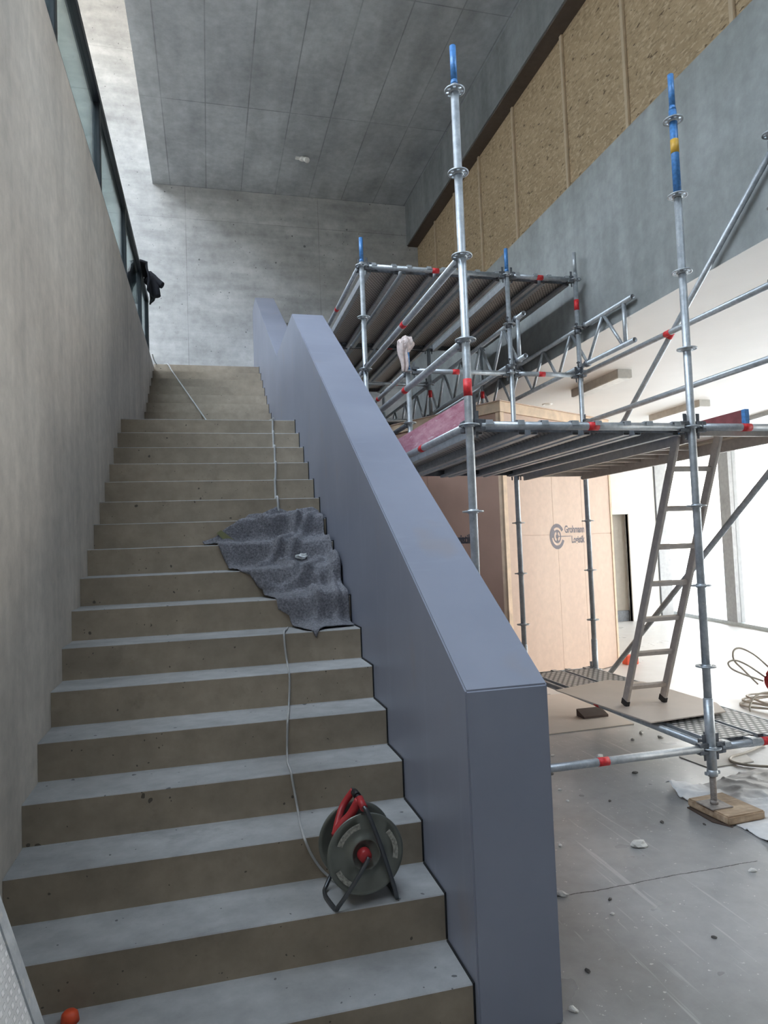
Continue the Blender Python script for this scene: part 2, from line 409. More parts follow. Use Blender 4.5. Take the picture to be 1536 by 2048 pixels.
# ------------------------------------------------------------------ the room
XL, YW, ZC, XB = -.78, 12.5, 6.59, 3.85
ZTOP = 10.6            # top of the roof-lit void above the gallery
ZG = 2.97              # gallery level
YB = -4.0              # back of the hall behind the viewer
ZLOW = 2.06            # low white ceiling
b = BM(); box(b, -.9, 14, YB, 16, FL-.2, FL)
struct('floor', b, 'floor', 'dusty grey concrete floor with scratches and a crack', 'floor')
b = BM(); box(b, -6.0, XL, YB, YW, FL-.2, ZG)
struct('wall_left', b, 'wall_l', 'plain concrete wall to the left of the stairs, carrying the glass balustrade', 'wall')
b = BM(); box(b, -6.2, -6.0, YB, YW, ZG-.3, 9.3); box(b, -6.2, -.82, 6.3, YW, ZTOP, ZTOP+.25)  # wall height and unseen roof slab shaped to hold back skylight
struct('wall_gallery', b, 'white_wall', 'pale wall behind the upper gallery on the left, with an added unseen roof slab that trims skylight', 'wall')
# far wall with a door opening at the right
DX0, DX1, DZ = 7.55, 8.36, .47
b = BM()
box(b, -6.2, DX0, YW, YW+.3, FL-.2, ZTOP); box(b, DX0, DX1, YW, YW+.3, DZ, ZTOP); box(b, DX1, 9.03, YW, YW+.3, FL-.2, ZTOP)
WF = struct('wall_far', b, 'far', 'tall concrete end wall at the head of the stairs', 'wall')
b = BM(); box(b, XB+.4, DX0, YW-.02, YW, FL, ZLOW); box(b, DX0, DX1, YW-.02, YW, DZ, ZLOW); box(b, DX1, 9.03, YW-.02, YW, FL, ZLOW)
struct('wall_far_right', b, 'white_wall', 'white plastered wall beside the facade, right of the wooden crate', 'wall')
b = BM(); box(b, -.82, XB+.5, YB, YW, ZC, ZC+.4); box(b, -.82, -.6, YB, YW, ZC+.4, ZTOP)  # unseen upstand above the slab, added to keep sky off the end wall
struct('ceiling_upper', b, 'ceil', 'high board-marked concrete ceiling over the stairs, with an added unseen upstand', 'ceiling')
b = BM(); box(b, XB, XB+.35, YB, YW, 5.80, ZC)
struct('wall_right_upper', b, 'beam_dark', 'concrete downstand beam under the high ceiling, above the chipboard', 'wall')
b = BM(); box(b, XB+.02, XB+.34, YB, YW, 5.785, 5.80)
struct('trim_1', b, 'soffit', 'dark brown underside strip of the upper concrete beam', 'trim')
b = BM(); box(b, XB, XB+.28, YB, YW, ZLOW, 3.79)
struct('wall_right_gallery', b, 'beam', 'wide concrete gallery parapet running along the right side', 'wall')
b = BM(); box(b, XB+.28, 12, YB, YW+1.6, ZLOW, ZLOW+.3)
box(b, XB+.001, XB+.281, YB, YW, ZLOW-.004, ZLOW)
struct('ceiling_lower', b, 'white_ceiling', 'low white plastered ceiling of the right hand hall', 'ceiling')
b = BM(); box(b, -6.2, 12, YB-.3, YB, FL-.2, ZTOP)
struct('wall_back', b, 'dark_wall', 'wall behind the viewer', 'wall')
b = BM(); box(b, XB+.6, 5.2, 3.05, YW, ZLOW+.3, ZC+.4); box(b, XB+.01, XB+.28, YB, 0, 3.79, 5.80)
struct('wall_gallery_right', b, 'dark_wall', 'solid wall behind the chipboard closure', 'wall')
# facade line (slightly oblique)
FA = Vector((10.03, 14.1)); FB = Vector((9.38, 10.05)); FD = (FB-FA).normalized(); FN = Vector((FD.y, -FD.x))  # FN points to the outside/inside
def fpt(s, off=0): p = FA + FD*s; n = Vector((-FD.y, FD.x)); return p + n*off
def fbox(bm, s0, s1, o0, o1, z0, z1):
    P = [fpt(s0,o0), fpt(s1,o0), fpt(s1,o1), fpt(s0,o1)]
    prism(bm, [(p.x, p.y) for p in P], 'z', z0, z1)
FLEN = 18.4; GLZ = 12.4   # glazed length measured from the far corner
b = BM(); fbox(b, GLZ, FLEN, -.1, .15, FL, ZLOW+.3)
struct('wall_right', b, 'white_wall', 'solid wall at the near end of the glazed facade', 'wall')
b = BM(); box(b, 9.03, 9.35, YW, YW+1.3, FL, ZLOW); 
struct('wall_far_return', b, 'frame_grey', 'grey reveal between the white wall and the glazing', 'wall')
b = BM(); box(b, 9.0, 10.4, YW+1.45, YW+1.7, FL, ZLOW)
struct('wall_far_corner', b, 'ext_pale', 'pale end panel at the far corner of the facade', 'wall')
win = thing('window_1', (9.5, 11, FL), 'glazed facade on the right with grey mullions, bright daylight outside', 'window'); win['kind'] = 'structure'
b = BM(); fbox(b, 0, GLZ, -.06, .06, FL, FL+.07); tag(obj('sill', b, 'sill', win))
b = BM(); fbox(b, 0, GLZ, -.06, .06, ZLOW-.08, ZLOW); obj('head_frame', b, 'frame_grey', win)
for s in (.5, 3.03, 5.6, 8.2, 10.8, GLZ-.17):
    b = BM(); fbox(b, s, s+.33 if s > 1 else s+.16, -.08, .08, FL+.07, ZLOW-.08); obj('mullion', b, 'frame_grey', win)
for s0, s1 in ((0,.5),(.66,3.03),(3.36,5.6),(5.93,8.2),(8.53,10.8),(11.13,GLZ-.17)):
    b = BM(); fbox(b, s0, s1, -.008, .008, FL+.07, ZLOW-.08); obj('pane', b, 'facade_glass', win)
w2 = thing('added_window', (XB+.1, 0, 3.79), 'unseen upper window on the right, added to light the left wall', 'window'); w2['kind'] = 'structure'  # out-of-view opening added to brighten the left wall
b = BM(); box(b, XB+.09, XB+.10, 0, 3.0, 3.79, 5.80); obj('pane', b, 'clear_glass', w2)
for y in (0, 1.5, 2.94):
    b = BM(); box(b, XB+.05, XB+.13, y, y+.06, 3.79, 5.80); obj('window_frame', b, 'frame_grey', w2)
# door in the far wall
dr = thing('door_1', ((DX0+DX1)/2, YW, FL), 'narrow door with white frame and grey-beige leaf right of the crate', 'door'); dr['kind'] = 'structure'
b = BM()
box(b, DX1, DX1+.12, YW-.05, YW+.05, FL, DZ+.10); box(b, DX0-.12, DX0, YW-.05, YW+.05, FL, DZ+.10); box(b, DX0, DX1, YW-.05, YW+.05, DZ, DZ+.10)
obj('door_frame', b, 'white_wall', dr)
b = BM(); box(b, DX0, DX1, YW+.10, YW+.15, FL+.01, DZ); obj('door_leaf', b, 'door_leaf', dr)
b = BM(); box(b, DX0, DX1, YW+.06, YW+.10, FL, FL+.22); obj('kick_plate', b, 'galv_dark', dr)
b = BM(); tube(b, (DX0+.1, YW+.10, -.66), (DX0+.1, YW+.04, -.66), .012); tube(b, (DX0+.1, YW+.045, -.66), (DX0+.22, YW+.045, -.66), .01); obj('handle', b, 'frame_grey', dr)
# dashed light chain / ragged edge strip at the end of the white wall
b = BM(); box(b, 9.03, 9.055, YW-.035, YW, FL+.05, ZLOW); struct('trim_2', b, 'frame_black', 'dark ragged edge strip at the end of the white wall', 'trim')

# ------------------------------------------------------------------ stairs
R1, T1, Y0 = .1775, .28, 2.355
R2, T2 = .1911, .3175
XR = .866
def stair_profile():
    pts = [(Y0, FL)]; y, z = Y0, FL
    for k in range(17):
        z += R1; pts.append((y, z))
        if k < 16: y += T1; pts.append((y, z))
    y = 8.74; pts.append((y, z))
    for j in range(9):
        z += R2; pts.append((y, z))
        if j < 8: y += T2; pts.append((y, z))
    return pts, z
prof, ztop = stair_profile()
st = thing('staircase', (.05, Y0, FL), 'long straight concrete staircase in two flights between left wall and lilac-grey parapet', 'stairs')
i_l = 34
lower = prof[:34]
def stair_mesh(pts, ybot):
    b = BM(); prism(b, pts + [(pts[-1][0], ybot), (pts[0][0], ybot)], 'x', XL+.001, XR); 
    bmesh.ops.bevel(b, geom=[e for e in b.edges if len(e.link_faces) == 2 and abs(e.verts[0].co.x-e.verts[1].co.x) > .5 and e.calc_face_angle(0) > 1], offset=.004, segments=1, affect='EDGES')
    return b
zl = prof[33][1]
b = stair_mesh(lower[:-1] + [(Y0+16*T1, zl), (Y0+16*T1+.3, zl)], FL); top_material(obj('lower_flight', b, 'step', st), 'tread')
b = BM(); box(b, XL+.001, XR, Y0+16*T1+.3, 8.74, zl-.25, zl); obj('landing', b, 'tread', st)
up = [(8.74, zl-.25)] + prof[35:] + [(YW-.002, ztop)]
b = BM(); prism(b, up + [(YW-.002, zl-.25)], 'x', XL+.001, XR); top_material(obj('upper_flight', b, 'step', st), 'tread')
# black joint foam between step ends and parapet, standing slightly proud
for k in range(26):
    y, z, tt_, rr_ = (Y0+T1*k, FL+R1*(k+1), T1, R1) if k < 17 else (8.74+T2*(k-17), zl+R2*(k-16), T2, R2)
    b = BM(); prism(b, [(y-.005, z-rr_+.008), (y-.005, z+.007), (y+tt_-.006, z+.007), (y+tt_-.006, z-.006), (y+.005, z-.006), (y+.005, z-rr_+.008)], 'x', XR-.007, XR-.0005)
    tag(obj('joint_strip', b, 'foam', st), 'black foam joint strip')
# parapet
pp = [(2.32, FL), (2.32, -.524), (6.85, 2.385), (8.474, 2.41), (11.78, 4.357), (YW-.002, 4.357), (YW-.002, FL)]
b = BM(); prism(b, pp, 'x', XR, 1.185)
bmesh.ops.bevel(b, geom=b.edges[:], offset=.006, segments=2, affect='EDGES')
o = tag(center(obj('stair_parapet', b, 'parapet')), 'smooth lilac-grey painted solid parapet rising along the right of the stairs', 'parapet')

# ------------------------------------------------------------------ glass balustrade on the left wall
bl = thing('glass_balustrade', (XL, 6, ZG), 'black framed glass balustrade along the top of the left concrete wall', 'balustrade')
BX = XL-.035
posts = [1.0, 2.6, 4.12, 5.83, 7.62, 9.36, 10.42]
for y in posts:
    b = BM(); box(b, BX-.03, BX+.03, y, y+(.07 if y < 10 else .10), ZG, 3.76, .004); obj('post', b, 'frame_black', bl)
b = BM(); box(b, BX-.035, BX+.035, -.5, 10.52, 3.72, 3.80, .006); obj('handrail', b, 'frame_black', bl)
b = BM(); box(b, BX-.03, BX+.03, -.5, 10.42, ZG, ZG+.03, .003); obj('bottom_rail', b, 'frame_black', bl)
ys = [-.5] + posts
for a, c in zip(ys[:-1], ys[1:]):
    b = BM(); box(b, BX-.006, BX+.006, a+.07, c, ZG+.03, 3.72); obj('glass_pane', b, 'glass', bl)

# ------------------------------------------------------------------ chipboard closure between the two concrete beams
batt = [4.3, 5.68, 6.83, 8.15, 9.33, 10.4, 11.4]
ed = [3.02] + batt + [YW]
XO = XB+.22
order = ['nearest the concrete end wall', 'second from the end wall', 'third from the end wall', 'fourth from the end wall', 'fifth from the end wall', 'sixth from the end wall', 'seventh from the end wall', 'eighth from the end wall', 'ninth from the end wall']
for i, (a, c) in enumerate(zip(ed[:-1], ed[1:])):
    b = BM(); box(b, XO, XO+.022, a, c-.004, 3.60, 5.80)
    o = obj('chipboard_panel', b, 'osb'); tag(center(o), 'brown chipboard panel closing the gallery opening, ' + order[len(ed)-2-i], 'panel', 'chipboard panels above the gallery parapet')
for i, y in enumerate([3.05] + batt):
    b = BM(); box(b, XO-.03, XO-.001, y-.024, y+.024, 3.60, 5.78, .004)
    o = obj('timber_batten', b, 'batten'); tag(center(o), 'upright timber batten over a chipboard joint, ' + order[len(batt)-i], 'batten', 'battens on the chipboard')

# ------------------------------------------------------------------ ceiling lamps
cl = thing('ceiling_spot', (1.68, 11.22, ZC), 'small white twin spot fixed to the high concrete ceiling', 'lamp')
b = BM(); lathe(b, [(0,0),(.055,0),(.055,-.03),(.03,-.035),(0,-.035)], 20, Matrix.Translation((1.68,11.22,ZC))); obj('base_plate', b, 'lamp_diff', cl)
b = BM(); tube(b, (1.70,11.18,ZC-.03), (1.74,11.08,ZC-.11), .035, 16, .045); obj('spot_head', b, 'lamp_diff', cl)
b = BM(); box(b, 1.56, 1.63, 11.18, 11.24, ZC-.03, ZC, .004); obj('junction_box', b, 'white_wall', cl)
for n, (x, y0, y1, lab) in enumerate(((5.0, 7.35, 8.47, 'pale box batten lamp under the low ceiling, beside the diagonal tube'), (7.42, 8.9, 10.15, 'pale box batten lamp under the low ceiling, beyond the tall post'))):
    t = thing('batten_lamp', (x, (y0+y1)/2, ZLOW-.09), lab, 'lamp', 'box lamps under the low ceiling')
    b = BM(); box(b, x-.10, x+.10, y0, y1, ZLOW-.10, ZLOW+.004, .004); obj('housing', b, 'lamp', t)
    b = BM(); box(b, x-.085, x+.085, y0+.02, y1-.02, ZLOW-.108, ZLOW-.10); obj('diffuser', b, 'lamp_diff', t)
t = thing('downlight', (5.02, 9.39, ZLOW), 'small round downlight in the low ceiling above the crate', 'lamp')
b = BM(); lathe(b, [(.035,-.004),(.05,-.012),(.075,-.01),(.08,0)], 24, Matrix.Translation((5.02,9.39,ZLOW))); obj('ring', b, 'lamp_diff', t)
b = BM(); lathe(b, [(0,-.003),(.04,-.003)], 20, Matrix.Translation((5.02,9.39,ZLOW))); obj('lens', b, 'lamp', t)

# ------------------------------------------------------------------ scaffold
XA, XC, XD = 1.475, 2.975, 3.742
XP7 = 3.745
YA, YBk, YC, YD = 3.70, 6.27, 8.84, 11.38
LB, LD, G1, G2, LH, LU = -1.32, .68, 1.18, 1.68, 2.18, 2.68
RT = .0242
def rosette_mesh():
    b = BM()
    lathe(b, [(.0245,.012),(.031,.012),(.031,-.012),(.0245,-.012)], 20)
    lathe(b, [(.031,.0045),(.036,.0045),(.036,-.0045),(.031,-.0045)], 20)
    lathe(b, [(.052,.0045),(.0615,.0045),(.0615,-.0045),(.052,-.0045),(.052,.0045)], 32)
    for k in range(8):
        t = bmesh.new()
        vs = [t.verts.new((x, y*w, z)) for x, w in ((.034,.0075),(.055,.011)) for y in (-1,1) for z in (-.0045,.0045)]
        for f in ((0,1,3,2),(4,6,7,5),(0,4,5,1),(2,3,7,6),(0,2,6,4),(1,5,7,3)): t.faces.new([vs[i] for i in f])
        bmesh.ops.recalc_face_normals(t, faces=t.faces[:]); merge(b, t, Matrix.Rotation(2*PI*(k+.5)/8, 4, 'Z'))
    me = bpy.data.meshes.new('rosette'); b.to_mesh(me); b.free(); me.materials.append(M['galv']); return me
ROS = rosette_mesh()
def standard(x, y, zbot, ztop, label, rings, blue=None, spig='blue', jack=None, tapes=(), group='scaffold uprights', collar=True, yellow=None):
    t = thing('scaffold_post', (x, y, zbot), label, 'scaffold post', group)
    b = BM(); zt0 = ztop-.24
    zlow = zbot if jack is None else LB-.02
    tube(b, (x, y, zlow), (x, y, zt0 if blue is None else blue), RT, 20)
    for z in rings[:-1]:
        pass
    obj('tube', b, 'galv', t)
    if blue is not None:
        b = BM(); tube(b, (x, y, blue), (x, y, zt0), RT+.0003, 20); tag(obj('painted_section', b, 'blue', t), 'blue painted upper tube')
    b = BM(); tube(b, (x, y, zt0), (x, y, zt0+.03), RT*.98, 20, .019); tube(b, (x, y, zt0+.03), (x, y, ztop), .019, 20)
    tube(b, (x-.0195, y, ztop-.12), (x+.0195, y, ztop-.12), .005, 8)
    obj('spigot', b, spig, t)
    for z in rings:
        o = bpy.data.objects.new('rosette', ROS); C.objects.link(o); o.parent = t; o.location = Vector((x, y, z)) - Vector((x, y, zbot)); o.rotation_euler = (0,0,PI/8)
    if collar and jack is not None:
        b = BM(); tube(b, (x, y, LB-.13), (x, y, LB+.30), .0295, 20); tube(b, (x, y, LB+.30), (x, y, LB+.306), .0295, 20, RT); obj('base_collar', b, 'galv', t)
    if jack is not None:
        b = BM(); tube(b, (x, y, jack+.008), (x, y, LB-.10), .0185, 16)
        z = jack+.03
        while z < LB-.13: tube(b, (x, y, z), (x, y, z+.004), .0198, 12); z += .008
        obj('jack_spindle', b, 'rust', t)
        b = BM(); lathe(b, [(.019,0),(.03,0),(.034,.02),(.03,.04),(.019,.04)], 16, Matrix.Translation((x,y,LB-.17)))
        for s in (-1, 1): box(b, x-.012+.04*s, x+.012+.04*s, y-.01, y+.01, LB-.162, LB-.142, .003)
        obj('jack_nut', b, 'galv', t)
        b = BM(); box(b, x-.075, x+.075, y-.075, y+.075, jack, jack+.007, .002); 
        tube(b, (x, y, jack+.007), (x, y, jack+.03), .024, 16); obj('base_plate', b, 'rust', t)
    for z0, z1 in tapes:
        b = BM(); tube(b, (x, y, z0), (x, y, z1), RT+.0012, 20); tag(obj('tape_band', b, 'tape', t), 'red tape band')
    if yellow:
        b = BM(); tube(b, (x, y, yellow), (x, y, yellow+.09), RT+.0015, 20); tag(obj('sticker', b, 'yellow', t), 'yellow sticker')
    return t
def rings(z0, z1): 
    out = []; z = z0
    while z < z1+.01: out.append(z); z += .5
    return out
standard(XA, YA, FL, 2.955, 'scaffold post with red tape band standing just behind the lilac-grey parapet, tallest at left', rings(LB, LU), jack=FL, tapes=((.85,.95),))
standard(XC, YA, FL+.058, 2.985, 'tall scaffold post with long blue top, standing on the wooden pad', rings(LB, LU), blue=LH, jack=FL+.058, yellow=2.46)
standard(XC, YBk, FL, 2.955, 'scaffold post with blue top between the crate corner and the crate logo', rings(LB, LU), jack=FL)
standard(XD, YBk, FL, 2.97, 'scaffold post right of the crate logo with a bare steel top and red tape', rings(LB, LU), spig='galv', jack=FL, tapes=((2.36,2.47),))
standard(XA, YBk, FL, 2.955, 'scaffold post with bright blue tip at the left front corner of the upper deck', rings(LB, LU), jack=FL)
standard(1.91, YBk+.05, FL, 1.95, 'short scaffold post with a cloth tied over its top', rings(LB, G2), blue=G2+.01, jack=FL)
standard(XP7, YA, FL, 2.75, 'scaffold post at the right edge of the photo where the upper diagonal starts', rings(LB, LU), spig='galv', jack=FL+.0095)
# short hanging posts further back, carried by the lattice girders
for x, y, lab in ((XC, YC, 'short scaffold post hanging over the crate, on the left girder'), (XD, YC, 'short scaffold post hanging over the crate, on the right girder'),
                  (XA, YC, 'second-row scaffold post on the left under the upper deck'), (XC, YD, 'rearmost short scaffold post on the left girder'), (XA, YD, 'rearmost scaffold post under the upper deck on the left')):
    standard(x, y, (FL if x == XA else 1.62), 2.955, lab, rings(G2, LU) if x != XA else rings(LB, LU), tapes=((2.0,2.10),), jack=None, spig='galv')

def wedge_head(bm, p, d):
    """cast ledger head clamped over a rosette, with its upright wedge"""
    p = Vector(p); d = Vector(d).normalized(); s = Vector((-d.y, d.x, 0))
    def bx(l0, l1, w, z0, z1):
        t = bmesh.new()
        vs = [t.verts.new(p + d*l + s*w*k + Vector((0,0,z))) for l in (l0, l1) for k in (-1, 1) for z in (z0, z1)]
        for f in ((0,1,3,2),(4,6,7,5),(0,4,5,1),(2,3,7,6),(0,2,6,4),(1,5,7,3)): t.faces.new([vs[i] for i in f])
        bmesh.ops.recalc_face_normals(t, faces=t.faces[:]); bmesh.ops.bevel(t, geom=t.edges[:], offset=.004, segments=1, affect='EDGES'); merge(bm, t)
    bx(.027, .075, .020, .008, .036); bx(.027, .075, .020, -.036, -.008); bx(.062, .095, .022, -.034, .034)
def wedge(bm, p, d):
    p = Vector(p); d = Vector(d).normalized(); s = Vector((-d.y, d.x, 0)); t = bmesh.new()
    vs = [t.verts.new(p + d*l + s*w*k + Vector((0,0,z))) for z, l0, l1, w in ((-.075,.040,.052,.003),(.085,.036,.060,.003)) for l in (l0, l1) for k in (-1, 1) for w in (w,)]
    for f in ((0,1,3,2),(4,6,7,5),(0,4,5,1),(2,3,7,6),(0,2,6,4),(1,5,7,3)): t.faces.new([vs[i] for i in f])
    bmesh.ops.recalc_face_normals(t, faces=t.faces[:]); merge(bm, t)
def ledger(a, c, label, tape=None, hooks=(), blue=None, name='scaffold_ledger', cat='scaffold tube', r=RT, mat='galv', heads=True):
    a, c = Vector(a), Vector(c); d = (c-a).normalized(); L = (c-a).length
    t = thing(name, (a+c)/2, label, cat, 'scaffold ledgers')
    e0, e1 = (a + d*.07, c - d*.07) if heads else (a, c)
    b = BM(); tube(b, e0, e1, r, 18); obj('tube', b, mat, t)
    if heads:
        for p, dd in ((a, d), (c, -d)):
            b = BM(); wedge_head(b, p, dd); h = obj('wedge_head', b, 'galv_dark', t)
            b = BM(); wedge(b, p, dd)
            me = bpy.data.meshes.new('wedge'); b.transform(Matrix.Translation(-base_of(h))); b.to_mesh(me); b.free(); me.materials.append(M['galv_dark'])
            w = bpy.data.objects.new('wedge', me); C.objects.link(w); w.parent = h
    if tape is not None:
        q = a + d*tape; b = BM(); tube(b, q - d*.035, q + d*.035, r+.0015, 18); tag(obj('tape_band', b, 'tape', t), 'red tape band')
    if blue:
        for s0, s1 in blue:
            b = BM(); tube(b, a + d*s0, a + d*s1, r+.0008, 18); tag(obj('painted_section', b, 'blue', t), 'blue painted end')
    return t
# across (left-right) ledgers
ledger((XA,YA,LB), (XC,YA,LB), 'bottom cross tube just above the floor left of the tall blue-topped post', .75)
ledger((XC,YA,LB), (XP7,YA,LB), 'bottom cross tube running right from the post on the wooden pad', .41)
ledger((XA,YA,LD), (XC,YA,LD), 'front tube of the lower deck between the two tallest posts', .80)
ledger((XC,YA,LD), (XP7,YA,LD), 'front tube of the lower deck right of the tall blue-topped post', .41)
ledger((XA,YBk,LD), (XC,YBk,LD), 'rear tube of the lower deck left of the logo', .6)
ledger((XC,YBk,LD), (XD,YBk,LD), 'rear tube of the lower deck above the crate logo')
ledger((XC,YBk,LB), (XD,YBk,LB), 'bottom rear cross tube close to the crate')
ledger((1.91,YBk,G2), (XC,YBk,G2), 'guard rail from the cloth-topped post to the next post', .47)
ledger((XC,YBk,G2), (XD,YBk,G2), 'guard rail tube in front of the right girder', .33)
ledger((XA,YBk,LU), (XC,YBk,LU), 'front tube of the upper deck, left bay', .74)
ledger((XC,YBk,LU), (XD,YBk,LU), 'front tube of the upper deck, right bay', .36)
ledger((XA,YC,LU), (XC,YC,LU), 'middle cross tube under the upper deck, left bay', .95)
ledger((XC,YC,LU), (XD,YC,LU), 'middle cross tube under the upper deck, right bay')
ledger((XA,YD,LU), (XC,YD,LU), 'rearmost cross tube under the upper deck')
ledger((XA,YC,G2), (XC,YC,G2), 'cross tube over the crate below the upper deck, middle row', .6)
ledger((XA,YD,G2), (XC,YD,G2), 'cross tube over the crate below the upper deck, rear row', .7)
ledger((XA,YC,LH), (XC,YC,LH), 'cross tube half way between girder and upper deck, middle row', 1.0)
# lengthwise ledgers
ledger((XA,YA,LD), (XA,YBk,LD), 'tube under the pink toe board at the left side of the lower deck', .9)
ledger((XA,YA,G1), (XA,YBk,G1), 'lower of the two slanting guard rails left of the red-taped post', 1.26)
ledger((XA,YA,G2), (XA,YBk,G2), 'upper of the two slanting guard rails left of the red-taped post', 1.24)
ledger((XC,YA,LB), (XC,YBk,LB), 'bottom tube leading back from the wooden pad past the ladder', 1.27)
ledger((XC,YA,LD), (XC,YBk,LD), 'tube with blue ends under the lower deck beside the ladder top', None, blue=((.09,.5),(2.1,2.5)))
ledger((XD,YA,G1), (XD,YBk,G1), 'lower outer guard rail crossing behind the tall post')
ledger((XD,YA,G2), (XD,YBk,G2), 'upper outer guard rail crossing behind the tall post', 1.17)
ledger((1.91,YBk+.05,G2), (1.91,YC,G2), 'guard rail leading back from the cloth-topped post, upper', 1.2)
ledger((1.91,YBk+.05,G1), (1.91,YC,G1), 'guard rail leading back from the cloth-topped post, lower', None, mat='galv_dark')
ledger((XA-.02,YBk,LU), (XA-.02,YC,LU), 'tube along the left edge of the upper deck', 1.2)
ledger((XA,YBk,G2), (XA,YC,G2), 'guard rail under the left edge of the upper deck')
# diagonal braces in the outer side
def brace(a, c, label, tape=None):
    a, c = Vector(a), Vector(c); d = (c-a).normalized()
    t = thing('diagonal_brace', (a+c)/2, label, 'scaffold tube', 'scaffold diagonals')
    b = BM(); tube(b, a+d*.05, c-d*.05, RT*.96, 18); obj('tube', b, 'galv', t)
    for p, s in ((a, 1), (c, -1)):
        b = BM(); tube(b, p+d*s*.01, p+d*s*.09, .026, 12, .018); box(b, p.x-.045, p.x+.012, p.y-.02, p.y+.02, p.z-.03, p.z+.03, .004); obj('end_fitting', b, 'galv_dark', t)
    if tape:
        q = a+d*tape; b = BM(); tube(b, q-d*.04, q+d*.04, RT+.001, 18); tag(obj('tape_band', b, 'tape', t), 'red tape band')
brace((XB-.055,YA+.03,LU-.05), (XB-.055,YBk-.23,.76), 'upper diagonal tube crossing behind the tall blue-topped post', 1.50)
brace((XB-.055,YA+.03,.60), (XB-.055,YBk-.10,-1.39), 'lower diagonal tube crossing behind the ladder', None)

# lattice girders
def girder(x, y0, y1, zt, zb, label):
    t = thing('lattice_girder', (x, (y0+y1)/2, zb), label, 'lattice girder', 'scaffold lattice girders')
    for z in (zt, zb):
        b = BM(); tube(b, (x,y0,z), (x,y1,z), RT, 16, hollow=True); obj('chord', b, 'galv', t)
    y = y0+.14; k = 0
    b = BM(); tube(b, (x,y,zb), (x,y,zt), .02, 12); obj('end_upright', b, 'galv', t)
    y += .05
    while y < y1-.35:
        b = BM()
        if k % 2 == 0: tube(b, (x,y,zb+.01), (x,y+.29,zt-.01), .0165, 10)
        else: tube(b, (x,y,zt-.01), (x,y+.29,zb+.01), .0165, 10)
        obj('brace', b, 'galv', t); y += .31; k += 1
    return t
girder(XD+.055, 5.40, 11.5, 2.19, 1.79, 'long lattice girder with open ends projecting at right in front of the parapet')
girder(XC+.055, 6.05, 11.5, 2.22, 1.80, 'lattice girder with open ends beside the blue-topped middle post')
girder(XA+.055, 7.4, 11.5, 1.58, 1.18, 'rear lattice girder glimpsed low behind the cloth-topped post')
# tube clamps joining girders to posts
for x, gx, zs, lab in ((XD, XD+.055, (2.19,1.79), 'right-hand'), (XC, XC+.055, (2.22,1.80), 'middle')):
    for z, pos in zip(zs, ('upper', 'lower')):
        t = thing('tube_clamp', (x, YBk, z), 'dark swivel clamp holding the %s chord to the %s post' % (pos, lab), 'clamp', 'girder clamps')
        b = BM(); lathe(b, [(RT,-.025),(.036,-.022),(.036,.022),(RT,.025)], 16, Matrix.Translation((x,YBk,z-.055))); obj('post_shell', b, 'galv_dark', t)
        b = BM(); lathe(b, [(RT,-.025),(.036,-.022),(.036,.022),(RT,.025)], 16, Matrix.Translation((gx,YBk-.06,z)) @ Matrix.Rotation(PI/2, 4, 'X')); obj('chord_shell', b, 'galv_dark', t)
        b = BM(); tube(b, (x-.045,YBk-.05,z-.04), (x-.045,YBk-.05,z+.02), .008, 8); box(b, x-.058,x-.032,YBk-.062,YBk-.038,z+.0,z+.014); obj('bolt', b, 'galv_dark', t)

# steel planks
PW = .32
def plank(x, y0, y1, z, label, mat='perf', group='scaffold deck planks', w=PW):
    L = y1-y0; yc = (y0+y1)/2
    t = thing('scaffold_plank', (x, yc, z), label, 'scaffold plank', group)
    e = .05
    b = BM(); box(b, x-w/2+.006, x+w/2-.006, y0+e, y1-e, z+.024, z+.028); obj('deck_sheet', b, mat, t)
    b = BM()
    for s in (-1, 1):
        xe = x+s*w/2
        xa, xb2 = (xe-.003, xe) if s > 0 else (xe, xe+.003)
        box(b, xa, xb2, y0+e, y1-e, z-.042, z+.030)
        lo, hi = (xe-.045, xe) if s > 0 else (xe, xe+.045)
        box(b, lo, hi, y0+e, y1-e, z-.045, z-.042)
        lo2, hi2 = (xe-.045, xe-.042) if s > 0 else (xe+.042, xe+.045)
        box(b, lo2, hi2, y0+e, y1-e, z-.042, z-.022)
        lo, hi = (xe-.012, xe) if s > 0 else (xe, xe+.012)
        box(b, lo, hi, y0+e, y1-e, z+.026, z+.030)
    obj('side_rail', b, 'galv', t)
    for yy, s in ((y0, 1), (y1, -1)):
        b = BM(); a0, a1 = sorted((yy+s*e, yy+s*(e+.004))); box(b, x-w/2, x+w/2, a0, a1, z-.03, z+.03); obj('end_cap', b, 'galv_dark', t)
        for k in (-1, 1):
            b = BM(); xx = x+k*.10
            P = [(yy+s*(e+.002), z+.028), (yy+s*.0, z+.034), (yy-s*.026, z+.030), (yy-s*.031, z+.002), (yy-s*.0255, z+.002), (yy-s*.0255, z+.0255), (yy+s*.0255, z+.0255), (yy+s*.03, z-.01), (yy+s*(e+.002), z-.012)]
            prism(b, P, 'x', xx-.022, xx+.022); obj('hook', b, 'galv', t)
    return t
bays = ['leftmost', 'second from left', 'third from left', 'fourth from left']
lx = [XA+.215+.355*i for i in range(4)]
p0 = plank(lx[0], YA, YBk, LD, 'steel plank of the lower deck, %s' % bays[0])
for i in range(1, 4): dup(p0, (lx[i], (YA+YBk)/2, LD), 'steel plank of the lower deck, %s, seen from below' % bays[i])
ux = lx + [XC+.205, XC+.56]
names = ['leftmost', 'second from left', 'third from left', 'fourth from left', 'second from right', 'rightmost']
u0 = plank(ux[0], YBk, YC, LU, 'dimpled plank of the upper deck, front bay, leftmost', group='upper deck planks')
